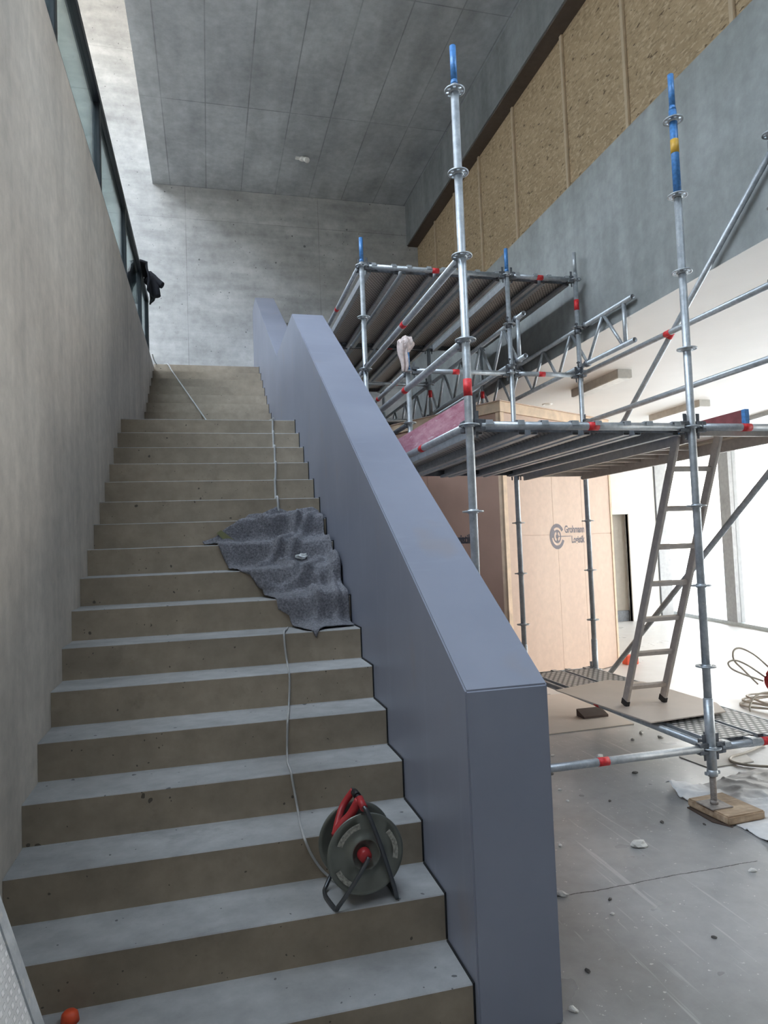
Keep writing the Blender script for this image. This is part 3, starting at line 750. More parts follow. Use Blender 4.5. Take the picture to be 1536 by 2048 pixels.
for i in range(6):
    if i: dup(u0, (ux[i], (YBk+YC)/2, LU), 'dimpled plank of the upper deck, front bay, ' + names[i])
    dup(u0, (ux[i], (YC+YD)/2-.015, LU), 'dimpled plank of the upper deck, rear bay beyond the middle tube, ' + names[i]) if i < 4 else None
# second layer: intermediate deck low at the back
q0 = plank(lx[0], YC, YD, G2, 'plank of the low rear deck behind the cloth-topped post, left', group='rear deck planks')
dup(q0, (lx[1], (YC+YD)/2, G2), 'plank of the low rear deck behind the cloth-topped post, middle')
dup(q0, (lx[2], (YC+YD)/2, G2), 'plank of the low rear deck behind the cloth-topped post, right')
# base planks near the floor
g0 = plank(XC+.205, YA, YBk, LB, 'dark studded plank near the floor right beside the wooden-pad post', mat='perf_base', group='floor level planks')
dup(g0, (XC+.56, (YA+YBk)/2, LB), 'dark studded plank near the floor, outer one at the right edge')
# plank side tape at the left of the lower deck
# access deck with hatch (right bay of the lower deck)
t = thing('access_deck', (XC+.365, (YA+YBk)/2, LD), 'access deck with brown ribbed underside over the ladder', 'access deck')
b = BM(); box(b, XC+.05, XD-.05, YA+.75, YBk-.06, LD-.005, LD+.012); box(b, XC+.05, XC+.08, YA+.06, YA+.75, LD-.005, LD+.012); box(b, XC+.60, XD-.05, YA+.06, YA+.75, LD-.005, LD+.012); box(b, XC+.05, XD-.05, YA+.05, YA+.12, LD-.005, LD+.012)
obj('plywood_panel', b, 'ply', t)
for s in (XC+.045, XD-.08):
    b = BM(); box(b, s, s+.03, YA+.05, YBk-.06, LD-.085, LD+.015, .003); obj('side_beam', b, 'alu', t)
y = YA+.80
while y < YBk-.15:
    b = BM(); box(b, XC+.075, XD-.075, y, y+.03, LD-.03, LD-.006); obj('rib', b, 'alu', t); y += .24
for yy in (YA+.04, YBk-.075):
    b = BM(); box(b, XC+.05, XD-.05, yy, yy+.03, LD-.05, LD+.012); obj('end_beam', b, 'alu', t)
b = BM(); box(b, XC+.085, XC+.60, YA+.13, YA+.74, LD+.014, LD+.028); obj('hatch', b, 'alu', t)
# toe boards
t = thing('toe_board', (XA, 5, LD), 'worn pinkish red toe board along the left side of the lower deck', 'toe board', 'toe boards')
b = BM(); box(b, XA+.03, XA+.056, YA+.06, YBk-.05, LD+.035, LD+.185, .003); obj('board', b, 'toe', t)
b = BM(); box(b, XA+.026, XA+.060, YA+.035, YA+.065, LD+.03, LD+.19); obj('end_fitting', b, 'galv_dark', t)
t = thing('toe_board', (XD, 5, LD), 'dark red toe board at the right side of the lower deck', 'toe board', 'toe boards')
b = BM(); box(b, XD-.062, XD-.036, YA+.35, YBk-.05, LD+.035, LD+.19, .003); obj('board', b, 'toe_dark', t)
b = BM(); box(b, XD-.064, XD-.03, YA+.32, YA+.355, LD+.03, LD+.19); obj('end_fitting', b, 'blue', t)

# rag over the short post
b = BM(); t2 = bmesh.new(); bmesh.ops.create_icosphere(t2, subdivisions=4, radius=1)
for v in t2.verts:
    c = v.co.copy(); n = noise.noise(c*2.2)*.22 + noise.noise(c*5)*.10 + .08*math.sin(math.atan2(c.y, c.x)*7+c.z*2)
    r = .078*(1+n)*(1 if c.z > 0 else 1-.25*abs(c.z)); v.co = Vector((c.x*r, c.y*r, c.z*.085*(1+n*.6)))
    if c.z < -.1: v.co.x -= .01*abs(c.z)
merge(b, t2, Matrix.Translation((1.90, YBk+.05, 1.945)))
rg = thing('rag', (1.905, YBk+.05, 1.86), 'crumpled pale pinkish cloth tied over the top of the short post', 'cloth')
obj('knotted_top', b, 'rag', rg)
b = BM(); rows = []
for i in range(13):
    z = 1.97 - i*.025; row = []
    for j in range(7):
        a = j/6; w = .075*(1-.045*i)
        x = 1.855 - w*.7 + w*a*1.5 - .012*math.sin(i*.5); yv = YBk+.05-.042 + .018*math.sin(a*9+i*.3) - .006*noise.noise(Vector((a*3, i*.4, 0)))
        row.append(b.verts.new((x, yv, z)))
    rows.append(row)
for i in range(12):
    for j in range(6):
        f = b.faces.new((rows[i][j], rows[i][j+1], rows[i+1][j+1], rows[i+1][j])); f.smooth = True
o = obj('hanging_tail', b, 'rag', rg); md = o.modifiers.new('thickness', 'SOLIDIFY'); md.thickness = .006

# ladder
LDX0, LDX1 = 3.0, 3.325
lb, lt_ = Vector((0, 4.64, LB+.058)), Vector((0, 3.875, .66))
t = thing('ladder', (3.16, 4.64, LB+.058), 'dusty aluminium ladder leaning up from the brown board to the deck hatch', 'ladder')
dv = (lt_-lb).normalized(); nv = Vector((0, -dv.z, dv.y))
def bar(bm, p, q, wx, wn):
    p, q = Vector(p), Vector(q); tt = bmesh.new()
    vs = [tt.verts.new(c + Vector((wx*k, 0, 0)) + nv*wn*s) for c in (p, q) for k in (-1,1) for s in (-1,1)]
    for f in ((0,1,3,2),(4,6,7,5),(0,4,5,1),(2,3,7,6),(0,2,6,4),(1,5,7,3)): tt.faces.new([vs[i] for i in f])
    bmesh.ops.recalc_face_normals(tt, faces=tt.faces[:]); bmesh.ops.bevel(tt, geom=tt.edges[:], offset=.004, segments=1, affect='EDGES'); merge(bm, tt)
for x in (LDX0, LDX1):
    b = BM(); bar(b, lb+Vector((x,0,0))+dv*.03, lt_+Vector((x,0,0)), .0125, .032); s = obj('stile', b, 'alu', t)
    b = BM(); bar(b, lb+Vector((x,0,0)), lb+Vector((x,0,0))+dv*.05, .0155, .035)
    me = bpy.data.meshes.new('foot_cap'); b.transform(Matrix.Translation(-base_of(s))); b.to_mesh(me); b.free(); me.materials.append(M['black_plastic'])
    f = bpy.data.objects.new('foot_cap', me); C.objects.link(f); f.parent = s
for k in range(7):
    p = lb + dv*(.155+.28*k); 
    b = BM(); tt = bmesh.new()
    vs = [tt.verts.new(p + Vector((x,0,0)) + dv*a + nv*c) for x in (LDX0+.0, LDX1-.0) for a in (-.015,.015) for c in (-.014,.014)]
    for f in ((0,1,3,2),(4,6,7,5),(0,4,5,1),(2,3,7,6),(0,2,6,4),(1,5,7,3)): tt.faces.new([vs[i] for i in f])
    bmesh.ops.recalc_face_normals(tt, faces=tt.faces[:]); merge(b, tt)
    for x in (LDX0-.0128, LDX1+.0128): tube(b, p+Vector((x-.002,0,0)), p+Vector((x+.002,0,0)), .011, 10)
    obj('rung', b, 'alu', t)

# boards and pads on and near the floor
b = BM(); prism(b, [(2.80,5.34),(3.40,5.52),(3.64,5.33),(3.655,4.45),(3.53,4.215),(2.88,4.16)], 'z', LB+.0485, LB+.0565)
tag(center(obj('hardboard_sheet', b, 'hardboard')), 'thin brown hardboard lying on the studded planks under the ladder', 'board')
b = BM(); prism(b, [(1.3,5.62),(3.75,5.67),(3.86,7.05),(1.3,7.1)], 'z', FL+.002, FL+.008)
tag(center(obj('hardboard_sheet', b, 'hardboard')), 'brown hardboard sheet lying flat on the floor in front of the crate', 'board')
b = BM(); prism(b, [(5.98,FL+.009),(6.12,FL+.009),(6.12,FL+.075),(5.98,FL+.03)], 'x', 3.42, 3.68)
tag(center(obj('wood_block', b, 'wedge')), 'dark wooden wedge lying on the floor board behind the bottom tube', 'wood block')
b = BM()
pc = Vector((3.045, 3.69)); tt = bmesh.new()
bmesh.ops.create_cube(tt, size=1); 
bmesh.ops.scale(tt, vec=(.275,.34,.05), verts=tt.verts[:]); bmesh.ops.bevel(tt, geom=tt.edges[:], offset=.008, segments=2, affect='EDGES')
merge(b, tt, Matrix.Translation((pc.x, pc.y, FL+.0325)) @ Matrix.Rotation(math.radians(3), 4, 'Z'))
tag(center(obj('timber_pad', b, 'padwood')), 'thick brown timber pad under the foot of the tall blue-topped post', 'timber pad')
b = BM(); prism(b, [(2.875,3.60),(2.93,3.50),(3.0,3.56),(2.95,3.85),(2.885,3.84)], 'z', FL+.001, FL+.007)
tag(center(obj('rubber_mat', b, 'wedge')), 'dark scrap peeping out under the left side of the timber pad', 'mat')

# crumpled drop sheet
def sheet_grid(poly, zf, step=.03, name='drop_sheet', mat='drop', thick=.004, clear=None):
    pts = [Vector(p).to_2d() if len(p) > 2 else Vector(p) for p in poly]
    outl = []
    for i in range(len(pts)):
        a, c = pts[i], pts[(i+1) % len(pts)]; n = max(1, int((c-a).length/step))
        outl += [a.lerp(c, k/n) for k in range(n)]
    xs = [p.x for p in pts]; ys_ = [p.y for p in pts]; inner = []
    def inside(p):
        c = False
        for i in range(len(pts)):
            a, e = pts[i], pts[i-1]
            if (a.y > p.y) != (e.y > p.y) and p.x < (e.x-a.x)*(p.y-a.y)/(e.y-a.y)+a.x: c = not c
        return c
    y = min(ys_)
    while y < max(ys_):
        x = min(xs)
        while x < max(xs):
            p = Vector((x+random.uniform(-.2,.2)*step, y+random.uniform(-.2,.2)*step))
            if inside(p) and min((p-o_).length for o_ in outl) > step*.5: inner.append(p)
            x += step
        y += step
    n = len(outl)
    res = delaunay_2d_cdt(outl+inner, [(i, (i+1) % n) for i in range(n)], [list(range(n))], 1, 1e-6)
    b = BM(); vs = [b.verts.new(zf(p)) for p in res[0]]
    for f in res[2]:
        try: ff = b.faces.new([vs[i] for i in f]); ff.smooth = True
        except ValueError: pass
    bmesh.ops.recalc_face_normals(b, faces=b.faces[:])
    if sum(f.normal.z for f in b.faces) < 0: bmesh.ops.reverse_faces(b, faces=b.faces[:])
    o = obj(name, b, mat); md = o.modifiers.new('thickness', 'SOLIDIFY'); md.thickness = thick; md.offset = 1
    return o
def zf(p):
    q = Vector((p.x*2.5+p.y*1.2, p.y*5, 0)); h = abs(noise.noise(q))*.045 + abs(noise.noise(q*2.7))*.022 + max(0,1-abs(noise.noise(q*1.7+Vector((3,8,0))))*6)*.018
    e = max(0, 1-(p-Vector((3.0,4.15))).length/.16); h = h + .05*e
    d = min(max(abs(p.x-3.045)-.16, abs(p.y-3.69)-.19), max(abs(p.x-XP7)-.10, abs(p.y-YA)-.10))
    if d < 0: h = .0
    elif d < .06: h *= d/.06
    return (p.x, p.y, FL+.002+h*.8)
o = sheet_grid([(2.99,4.19),(3.07,4.235),(3.19,4.11),(3.38,4.16),(3.62,4.23),(3.9,4.22),(4.3,4.1),(4.3,2.9),(3.1,2.93),(2.955,3.22),(2.97,3.45),(2.99,3.9),(2.94,3.95),(2.96,4.08)], zf, .018)
tag(center(o), 'crumpled white dust sheet lying under the timber pad at right', 'dust sheet')
b = BM(); prism(b, [(3.50,4.72),(3.53,4.42),(3.93,4.43),(4.1,4.80),(3.9,4.95)], 'z', FL+.001, FL+.006)
tag(center(obj('board_offcut', b, 'paper')), 'pale board offcut on the floor behind the tall post foot', 'board')

# bundle of cable and red hose at the right edge
t = thing('cable_bundle', (5.35,5.6,FL), 'tangle of beige cable with red coil on the floor at the right edge', 'cable bundle')
for k in range(3):
    b = BM(); pts = []
    for i in range(34):
        a = 2*PI*i/33; r = .30+.03*math.sin(3*a+k)
        pts.append((5.42+r*1.1*math.cos(a)+.03*k, 5.72+r*math.sin(a), FL+.02+.022*k+.01*math.sin(2*a+k)))
    path_tube(b, pts[:-1], .011, 8, True); obj('cable_coil', b, 'cable_beige', t)
for k, pts in enumerate(([(5.30,5.85,FL+.20),(5.20,5.92,FL+.34),(5.12,5.95,FL+.44),(5.14,5.97,FL+.53),(5.22,5.96,FL+.55),(5.33,5.9,FL+.48),(5.42,5.82,FL+.36)],
                         [(5.32,5.8,FL+.24),(5.18,5.88,FL+.30),(5.07,5.93,FL+.36),(5.05,5.95,FL+.42),(5.12,5.93,FL+.44),(5.22,5.88,FL+.39),(5.34,5.8,FL+.28)],
                         [(5.36,5.66,FL+.14),(5.22,5.68,FL+.16),(5.10,5.68,FL+.13),(5.02,5.66,FL+.06),(4.99,5.63,FL+.012)])):
    b = BM(); path_tube(b, spline(pts, 6), .009, 8); obj('cable_loop', b, 'cable_beige', t)
for k in range(8):
    b = BM(); pts = []
    for i in range(22):
        a = 2*PI*i/22
        c = Vector((.13*math.cos(a), 0, .15*math.sin(a))); c.rotate(Matrix.Rotation(.22*k-.7, 3, 'Z'))
        pts.append(Vector((5.40+.012*k, 5.72+.012*k, FL+.25)) + c*(.7+.05*k))
    path_tube(b, pts, .013, 8, True); tag(obj('red_coil', b, 'red_plastic', t), 'red hose coil')
b = BM(); pts = spline([(4.35,4.2,FL+.012),(4.05,4.22,FL+.013),(3.83,4.33,FL+.013),(3.76,4.45,FL+.014),(3.84,4.55,FL+.014),(4.02,4.60,FL+.013),(4.3,4.72,FL+.013)], 8)
path_tube(b, pts, .010, 8); tag(center(obj('cable', b, 'cable_beige')), 'beige cable loop on the floor behind the tall post foot', 'cable')

# chips and crumbs on the floor
chips = [(2.285,3.464,.05,'l'),(1.875,3.614,.018,'l'),(2.64,3.032,.02,'l'),(3.632,5.39,.03,'l'),(3.70,5.22,.025,'l'),(2.926,4.922,.04,'l'),(2.81,3.592,.012,'d'),(2.969,4.513,.022,'d'),
         (1.66,3.65,.03,'d'),(1.62,3.12,.03,'l'),(1.81,3.013,.012,'d'),(1.42,2.56,.014,'d'),(1.75,2.9,.012,'l'),(2.60,3.70,.016,'d'),(2.3,4.4,.014,'l'),(2.1,4.5,.016,'l'),(2.25,4.2,.014,'l'),
         (2.4,4.7,.018,'d'),(2.02,4.15,.015,'l'),(2.05,2.6,.012,'d'),(2.5,4.1,.014,'d'),(1.25,2.37,.02,'l'),(2.62,5.1,.018,'l'),(3.45,5.25,.02,'l')]
where = ['largest pale chip of plaster on the bare floor, left of the timber pad','small pale crumb just right of the parapet foot','pale chip beside the right end of the floor crack','rounded plaster lump on the floor below the bottom slanting tube','second plaster lump right of the rounded one below the slanting tube',
 'flat pale flake just behind the bottom cross tube','tiny dark crumb by the front corner of the timber pad','dark grit lump in front of the bottom cross tube','dark curled scrap beside the parapet on the floor','pale chip touching the parapet at the left end of the crack',
 'tiny dark crumb right of the parapet near the crack','dark crumb near the parapet foot at the bottom of the photo','tiny pale crumb just below the crack']
for i, (x, y, s, k) in enumerate(chips):
    tt = bmesh.new(); bmesh.ops.create_icosphere(tt, subdivisions=2, radius=1)
    for v in tt.verts:
        n = 1+.45*noise.noise(v.co*1.3+Vector((i*3.1,0,0))); v.co = Vector((v.co.x*s*n, v.co.y*s*.62*n, max(-.28, v.co.z)*s*.55*n))
    mn = min(v.co.z for v in tt.verts); b = BM(); merge(b, tt, Matrix.Translation((x, y, FL-mn+.0005)) @ Matrix.Rotation(i*1.3, 4, 'Z'))
    o = center(obj('plaster_chip', b, 'plaster_chip' if k == 'l' else 'dark_chip'))
    tag(o, where[i] if i < len(where) else ('tiny pale crumb' if k == 'l' else 'tiny dark crumb') + ' scattered on the bare concrete floor', 'debris', 'crumbs of plaster on the floor')

# ------------------------------------------------------------------ transport crate (turned on the floor)
KC = Vector((3.275, 7.26)); KD = Vector((.886,.463)).normalized(); KE = Vector((-KD.y, KD.x)); KW, KL, KZ = 2.33, 2.9, 1.58
cr = thing('wooden_crate', (KC.x+.6, KC.y+1.6, FL), 'tall plywood transport crate with dark logo standing behind the scaffold', 'crate')
def kp(u, v, z): p = KC + KD*u + KE*v; return Vector((p.x, p.y, z))
def kbox(bm, u0, u1, v0, v1, z0, z1, bev=0):
    tt = bmesh.new()
    vs = [tt.verts.new(kp(u, v, z)) for u in (u0, u1) for v in (v0, v1) for z in (z0, z1)]
    for f in ((0,1,3,2),(4,6,7,5),(0,4,5,1),(2,3,7,6),(0,2,6,4),(1,5,7,3)): tt.faces.new([vs[i] for i in f])
    bmesh.ops.recalc_face_normals(tt, faces=tt.faces[:])
    if bev: bmesh.ops.bevel(tt, geom=tt.edges[:], offset=bev, segments=1, affect='EDGES')
    merge(bm, tt)
b = BM(); kbox(b, .012, KW-.012, .012, KL-.012, FL+.01, KZ-.01); obj('body', b, 'crate', cr)
# front panels with open joints between them
for u0, u1, z0, z1 in ((.06,.95,.065,KZ-.09),(.955,1.60,.065,KZ-.09),(1.605,KW-.04,.065,KZ-.09),(.06,1.03,FL+.012,.06),(1.034,1.61,FL+.012,.06),(1.614,KW-.04,FL+.012,.06)):
    b = BM(); kbox(b, u0, u1, 0, .012, z0, z1); obj('front_panel', b, 'crate', cr)
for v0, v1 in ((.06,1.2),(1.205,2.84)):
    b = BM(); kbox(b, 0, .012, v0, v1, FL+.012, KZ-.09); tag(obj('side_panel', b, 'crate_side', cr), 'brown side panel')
b = BM(); kbox(b, -.012, .058, -.012, .02, FL, KZ-.085, .003); kbox(b, -.012, .02, -.0121, .058, FL, KZ-.085, .003); obj('corner_post', b, 'pine', cr)
b = BM(); kbox(b, KW-.04, KW+.008, -.010, .03, FL, KZ-.085, .003); obj('corner_post', b, 'pine', cr)
b = BM(); kbox(b, -.02, KW+.02, -.022, .03, KZ-.085, KZ+.035, .004); kbox(b, -.022, .03, -.0221, KL, KZ-.085, KZ+.035, .004); obj('top_batten', b, 'pine', cr)
b = BM(); kbox(b, -.035, KW+.035, -.035, KL, KZ+.035, KZ+.045); obj('lid', b, 'crate', cr)
def decal_front(poly_fn): pass
def to_front(bm, side=False):
    for v in bm.verts:
        u, h, d = v.co.x, v.co.y, v.co.z
        v.co = kp(u, -.0015-d, h) if not side else kp(-.0015-d, u, h)
def ring2(bm, cu, cz, r0, r1, a0, a1, seg=40):
    A = []; 
    for k in range(seg+1):
        a = a0+(a1-a0)*k/seg
        A.append((bm.verts.new((cu+r0*math.cos(a), cz+r0*math.sin(a), 0)), bm.verts.new((cu+r1*math.cos(a), cz+r1*math.sin(a), 0))))
    for k in range(seg): bm.faces.new((A[k][0], A[k][1], A[k+1][1], A[k+1][0]))
def text_bm(s, size, x, y, align='LEFT', sx=1.0):
    cu = bpy.data.curves.new('lettering', 'FONT'); cu.body = s; cu.size = size; cu.align_x = align; cu.offset = size*.03; cu.space_character = .96
    o = bpy.data.objects.new('lettering', cu); C.objects.link(o); bpy.context.view_layer.update()
    dg = bpy.context.evaluated_depsgraph_get(); me = bpy.data.meshes.new_from_object(o.evaluated_get(dg)); bpy.data.objects.remove(o)
    b = BM(); b.from_mesh(me); b.transform(Matrix.Translation((x, y, 0)) @ Matrix.Diagonal((sx, 1, 1, 1))); return b
def logo(cu, cz, k, side=False, mat='ink_faded'):
    b = BM(); 
    ring2(b, cu, cz, .112*k, .158*k, .55, 2*PI-.35); ring2(b, cu, cz, .062*k, .084*k, 0, 2*PI); ring2(b, cu, cz, .084*k, .112*k, 2.2, 3.3)
    ring2(b, cu, cz, .0, .03*k, 0, 2*PI); ring2(b, cu, cz, .03*k, .062*k, 1.2, 1.9); ring2(b, cu, cz, .03*k, .062*k, -1.9, -1.2)
    v = [b.verts.new(p) for p in ((cu, cz+.006, 0), (cu, cz-.006, 0), (cu+.30*k, cz-.004, 0), (cu+.30*k, cz+.004, 0))]; b.faces.new(v)
    to_front(b, side); o = obj('logo', b, mat, cr); tag(o, 'dark ring logo')
logo(1.02, .040, 1.0)
def fit_text(s, size, u0, u1, z):
    b = text_bm(s, size, 0, 0, 'LEFT'); xs = [v.co.x for v in b.verts]; a, c = min(xs), max(xs)
    for v in b.verts: v.co.x = u0 + (v.co.x-a)/(c-a)*(u1-u0); v.co.y += z
    return b
b = fit_text('Grohmann', .125, 1.185, 1.635, .085); to_front(b); tag(obj('lettering', b, 'ink_faded', cr), 'dark lettering Grohmann')
b = fit_text('Logistik', .125, 1.335, 1.635, -.045); to_front(b); tag(obj('lettering', b, 'ink_faded', cr), 'dark lettering Logistik')
# the same marking on the shaded left side (its u axis runs away from the viewer, so text is laid from the far end)
def side_text(s, size, right_end, z):
    b = text_bm(s, size, 0, 0, 'RIGHT', .80)
    for v in b.verts: v.co.x = right_end - v.co.x
    bmesh.ops.reverse_faces(b, faces=b.faces[:]); to_front(b, True); tag(obj('lettering', b, 'ink', cr), 'black lettering ' + s)
side_text('Grohmann', .15, .50, .025); side_text('Logistik', .15, .50, -.125)
b = BM(); box(b, 5.42, 5.60, 8.28, 8.40, FL, FL+.12, .006)
t = tag(center(obj('box', b, 'orange')), 'small orange-red box on the floor against the right corner of the crate', 'box')

# ------------------------------------------------------------------ blanket over the steps
LLEN = math.hypot(R1, T1); du = Vector((T1, R1))/LLEN; dn = Vector((-R1, T1))/LLEN
ref = Vector((Y0, FL+R1))      # a nosing
PH = T1*T1/LLEN/LLEN
def stair_n(t):
    ph = (t/LLEN) % 1.0
    return -(ph/PH)*(R1*T1/LLEN) if ph < PH else -((1-ph)/(1-PH))*(R1*T1/LLEN)
blk = [(.515,5.435,.324),(.604,5.435,.274),(.703,5.435,.284),(.80,5.435,.285),(.845,5.435,.242),(.835,4.875,.023),(.845,4.875,-.05),(.85,4.595,-.235),(.85,4.315,-.334),(.85,4.16,-.482),(.789,4.148,-.482),(.66,4.114,-.482),(.593,4.03,-.52),(.541,4.078,-.482),(.469,4.315,-.42),(.403,4.315,-.376),(.331,4.595,-.29),(.254,4.595,-.162),(.19,4.595,-.136),(.118,4.875,-.116),(.086,4.875,-.036),(.061,4.875,.031),(-.047,5.155,.055),(.042,5.155,.099),(.114,5.155,.155),(.216,5.155,.225),(.369,5.435,.241)]
poly = []
for x, y, z in blk:
    v = Vector((y, z)) - ref; poly.append((x, v.dot(du)))
RIDGES = [([(.892,3.406),(.854,3.012),(.832,2.75),(.775,2.46),(.765,2.12)], .055, .030), ([(.681,3.425),(.572,3.135),(.425,2.909),(.33,2.79)], .050, .026),
          ([(.80,3.458),(.672,3.237),(.596,3.029),(.521,2.838)], .040, .030), ([(.46,2.919),(.518,2.806),(.561,2.68)], .040, .022), ([(.745,2.821),(.577,2.59),(.441,2.545),(.347,2.581)], .035, .028),
          ([(.643,2.47),(.664,2.28),(.60,2.139)], .055, .030), ([(.84,2.807),(.845,2.627),(.835,2.343)], .035, .022), ([(.302,3.407),(.441,3.287),(.577,3.354)], .040, .030), ([(.70,2.60),(.73,2.40),(.70,2.2)], .03, .025),
          ([(.56,3.46),(.60,3.36),(.66,3.30)], .03, .02)]
def seg_d(p, a, c):
    ab = c-a; t = max(0, min(1, (p-a).dot(ab)/ab.length_squared)); return (p-(a+ab*t)).length
RID = [([Vector(q) for q in pts], h, w) for pts, h, w in RIDGES]
def bz(p):
    x, t = p.x, p.y
    n = 0
    for k in range(-3, 4): n += stair_n(t + k*.010)/7
    base = stair_n(t)
    loose = max(0, min(1, (x-.30)/.35))
    low = max(0, min(1, (t-2.15)/.25))
    n = n*(1 - .22*loose*low) + .006
    q = Vector((x*4, t*4, 0))
    fold = max(0, noise.noise(q))*.03*(.3+loose) + abs(noise.noise(q*3))*.012
    for pts, h, w in RID:
        d = min(seg_d(p, a, c) for a, c in zip(pts[:-1], pts[1:]))
        if d < w*3: fold += h*math.exp(-(d/w)**2)
    n = max(n, base+.002) + fold*(.35+.65*low) + .004
    v = ref + du*t + dn*n; return (x, v.x, v.y)
o = sheet_grid(poly, bz, .012, 'moving_blanket', 'blanket', .005)
tag(center(o), 'dark grey felt blanket crumpled over the steps against the parapet', 'blanket')
foil = BM(); tt = bmesh.new(); bmesh.ops.create_icosphere(tt, subdivisions=3, radius=.04)
for v in tt.verts: v.co = Vector((v.co.x*1.1, v.co.y*.6, v.co.z*.45))*(1+.6*noise.noise(v.co*45))
def on_blanket(x, y, z, lift):
    vv = Vector((y, z)) - ref; p = bz(Vector((x, vv.dot(du)))); return Vector((p[0], p[1]-R1/LLEN*lift, p[2]+T1/LLEN*lift))
merge(foil, tt, Matrix.Translation(on_blanket(.63, 4.875, -.1, .012)))
tag(center(obj('plastic_scrap', foil, 'foil')), 'small crumpled shiny scrap lying on the dark blanket', 'scrap')
b = BM(); p1, p2 = Vector((.065,5.135,.150)), Vector((.165,5.135,.062))
tt = bmesh.new(); vs = [tt.verts.new(c) for c in (p1+Vector((-.012,0,-.010)), p1+Vector((.020,0,.012)), p2+Vector((.035,0,.006)), p2+Vector((-.03,0,-.004)))]; tt.faces.new(vs)
r = bmesh.ops.extrude_face_region(tt, geom=tt.faces[:]); bmesh.ops.translate(tt, vec=(0,.006,0), verts=[v for v in r['geom'] if isinstance(v, bmesh.types.BMVert)]); bmesh.ops.recalc_face_normals(tt, faces=tt.faces[:]); merge(b, tt)
tag(center(obj('webbing_strap', b, 'strap')), 'short olive strap at the left corner of the blanket', 'strap')

# ------------------------------------------------------------------ cable up the stairs
def onstep(pts, lift=.006): return [Vector((x, y-lift*.7, z+lift)) for x, y, z in pts]
c1 = [(.50,2.80,-1.37),(.474,2.85,-1.37),(.444,2.908,-1.362),(.413,2.912,-1.327),(.378,2.912,-1.267),(.351,2.908,-1.197),(.352,3.049,-1.192),(.358,3.152,-1.192),(.356,3.19,-1.16),(.338,3.192,-1.045),(.336,3.21,-1.014),(.335,3.322,-1.014),(.346,3.46,-1.012),(.349,3.472,-.939),(.355,3.468,-.837),(.375,3.60,-.837),(.392,3.745,-.832),(.40,3.752,-.713),(.399,3.76,-.659),(.41,3.9,-.659),(.419,4.025,-.654),(.41,4.03,-.578),(.406,4.03,-.482),(.43,4.145,-.482),(.455,4.27,-.482)]
b = BM(); path_tube(b, spline(onstep(c1), 4), .0055, 8)
c1o = tag(center(obj('extension_cable', b, 'cable')), 'grey cable running from the cable reel up the lower steps to the blanket', 'cable')
c2 = [(.53,5.40,.2355+.017),(.534,5.430,.29),(.528,5.428,.406),(.53,5.55,.406),(.54,5.70,.41),(.538,5.71,.573),(.54,5.72,.584),(.555,5.86,.584),(.569,5.985,.59),(.575,5.99,.741),(.58,6.02,.761),(.596,6.265,.765),(.598,6.272,.936),(.60,6.30,.939),(.615,6.545,.942),(.615,6.552,1.114),(.62,6.6,1.116),(.637,6.825,1.12),(.639,6.832,1.285),(.636,6.86,1.293),(.5,7.4,1.293),(.3,8.2,1.293),(.12,8.70,1.293)]
c3 = [(.11,8.73,1.33)] + [(.10-.085*k, 8.735+T2*k, zl+R2*(k+1)) for k in range(9)] + [(-.70,11.45,ztop),(-.76,11.2,ztop+.01),(-.775,10.9,ztop+.05)]
b = BM(); path_tube(b, spline(onstep(c2+c3, .008), 4), .009, 8)
tag(center(obj('extension_cable', b, 'cable')), 'pale cable running from the blanket up the upper steps to the top landing', 'cable')

# ------------------------------------------------------------------ cable reel on the second step
RZ = -1.37
rl = thing('cable_reel', (.555, 2.72, RZ), 'grey steel cable reel with red handle standing on a lower step', 'cable reel')
TILT = math.radians(-4)
fc = Vector((.557, 2.66, -1.183)); axd = Vector((-.06, 1, -.03)).normalized()
zq = axd.to_track_quat('Z', 'Y').to_matrix().to_4x4()
Mf = Matrix.Translation(fc) @ zq; Mb = Matrix.Translation(fc + axd*.155) @ zq
RF = .150
b = BM(); lathe(b, [(.0,.006),(.05,.006),(.052,-.004),(.060,-.004),(.064,.004),(.095,.010),(.138,.004),(RF,-.002),(RF+.003,.004),(RF,.010),(.138,.012),(.06,.016),(0,.016)], 56, Mf); fl = obj('front_flange', b, 'flange', rl)
b = BM(); lathe(b, [(.0,0),(.135,0),(RF,-.004),(RF+.003,.002),(RF,.008),(.0,.008)], 56, Mb); obj('rear_flange', b, 'flange', rl)
b = BM(); lathe(b, [(.07,.016),(.07,.155)], 40, Mf); obj('drum', b, 'galv_dark', rl)
b = BM()
for k in range(9):
    lathe(b, [(.096+.004*(k % 2),.022+.014*k),(.1045+.004*(k % 2),.029+.014*k),(.096+.004*(k % 2),.036+.014*k)], 40, Mf)
obj('wound_cable', b, 'black_plastic', rl)
b = BM(); lathe(b, [(.0,-.030),(.020,-.029),(.025,-.024),(.027,.004)], 24, Mf @ Matrix.Translation((0.008,0,0))); tag(obj('hub_cap', b, 'red_plastic', rl), 'red hub cap')
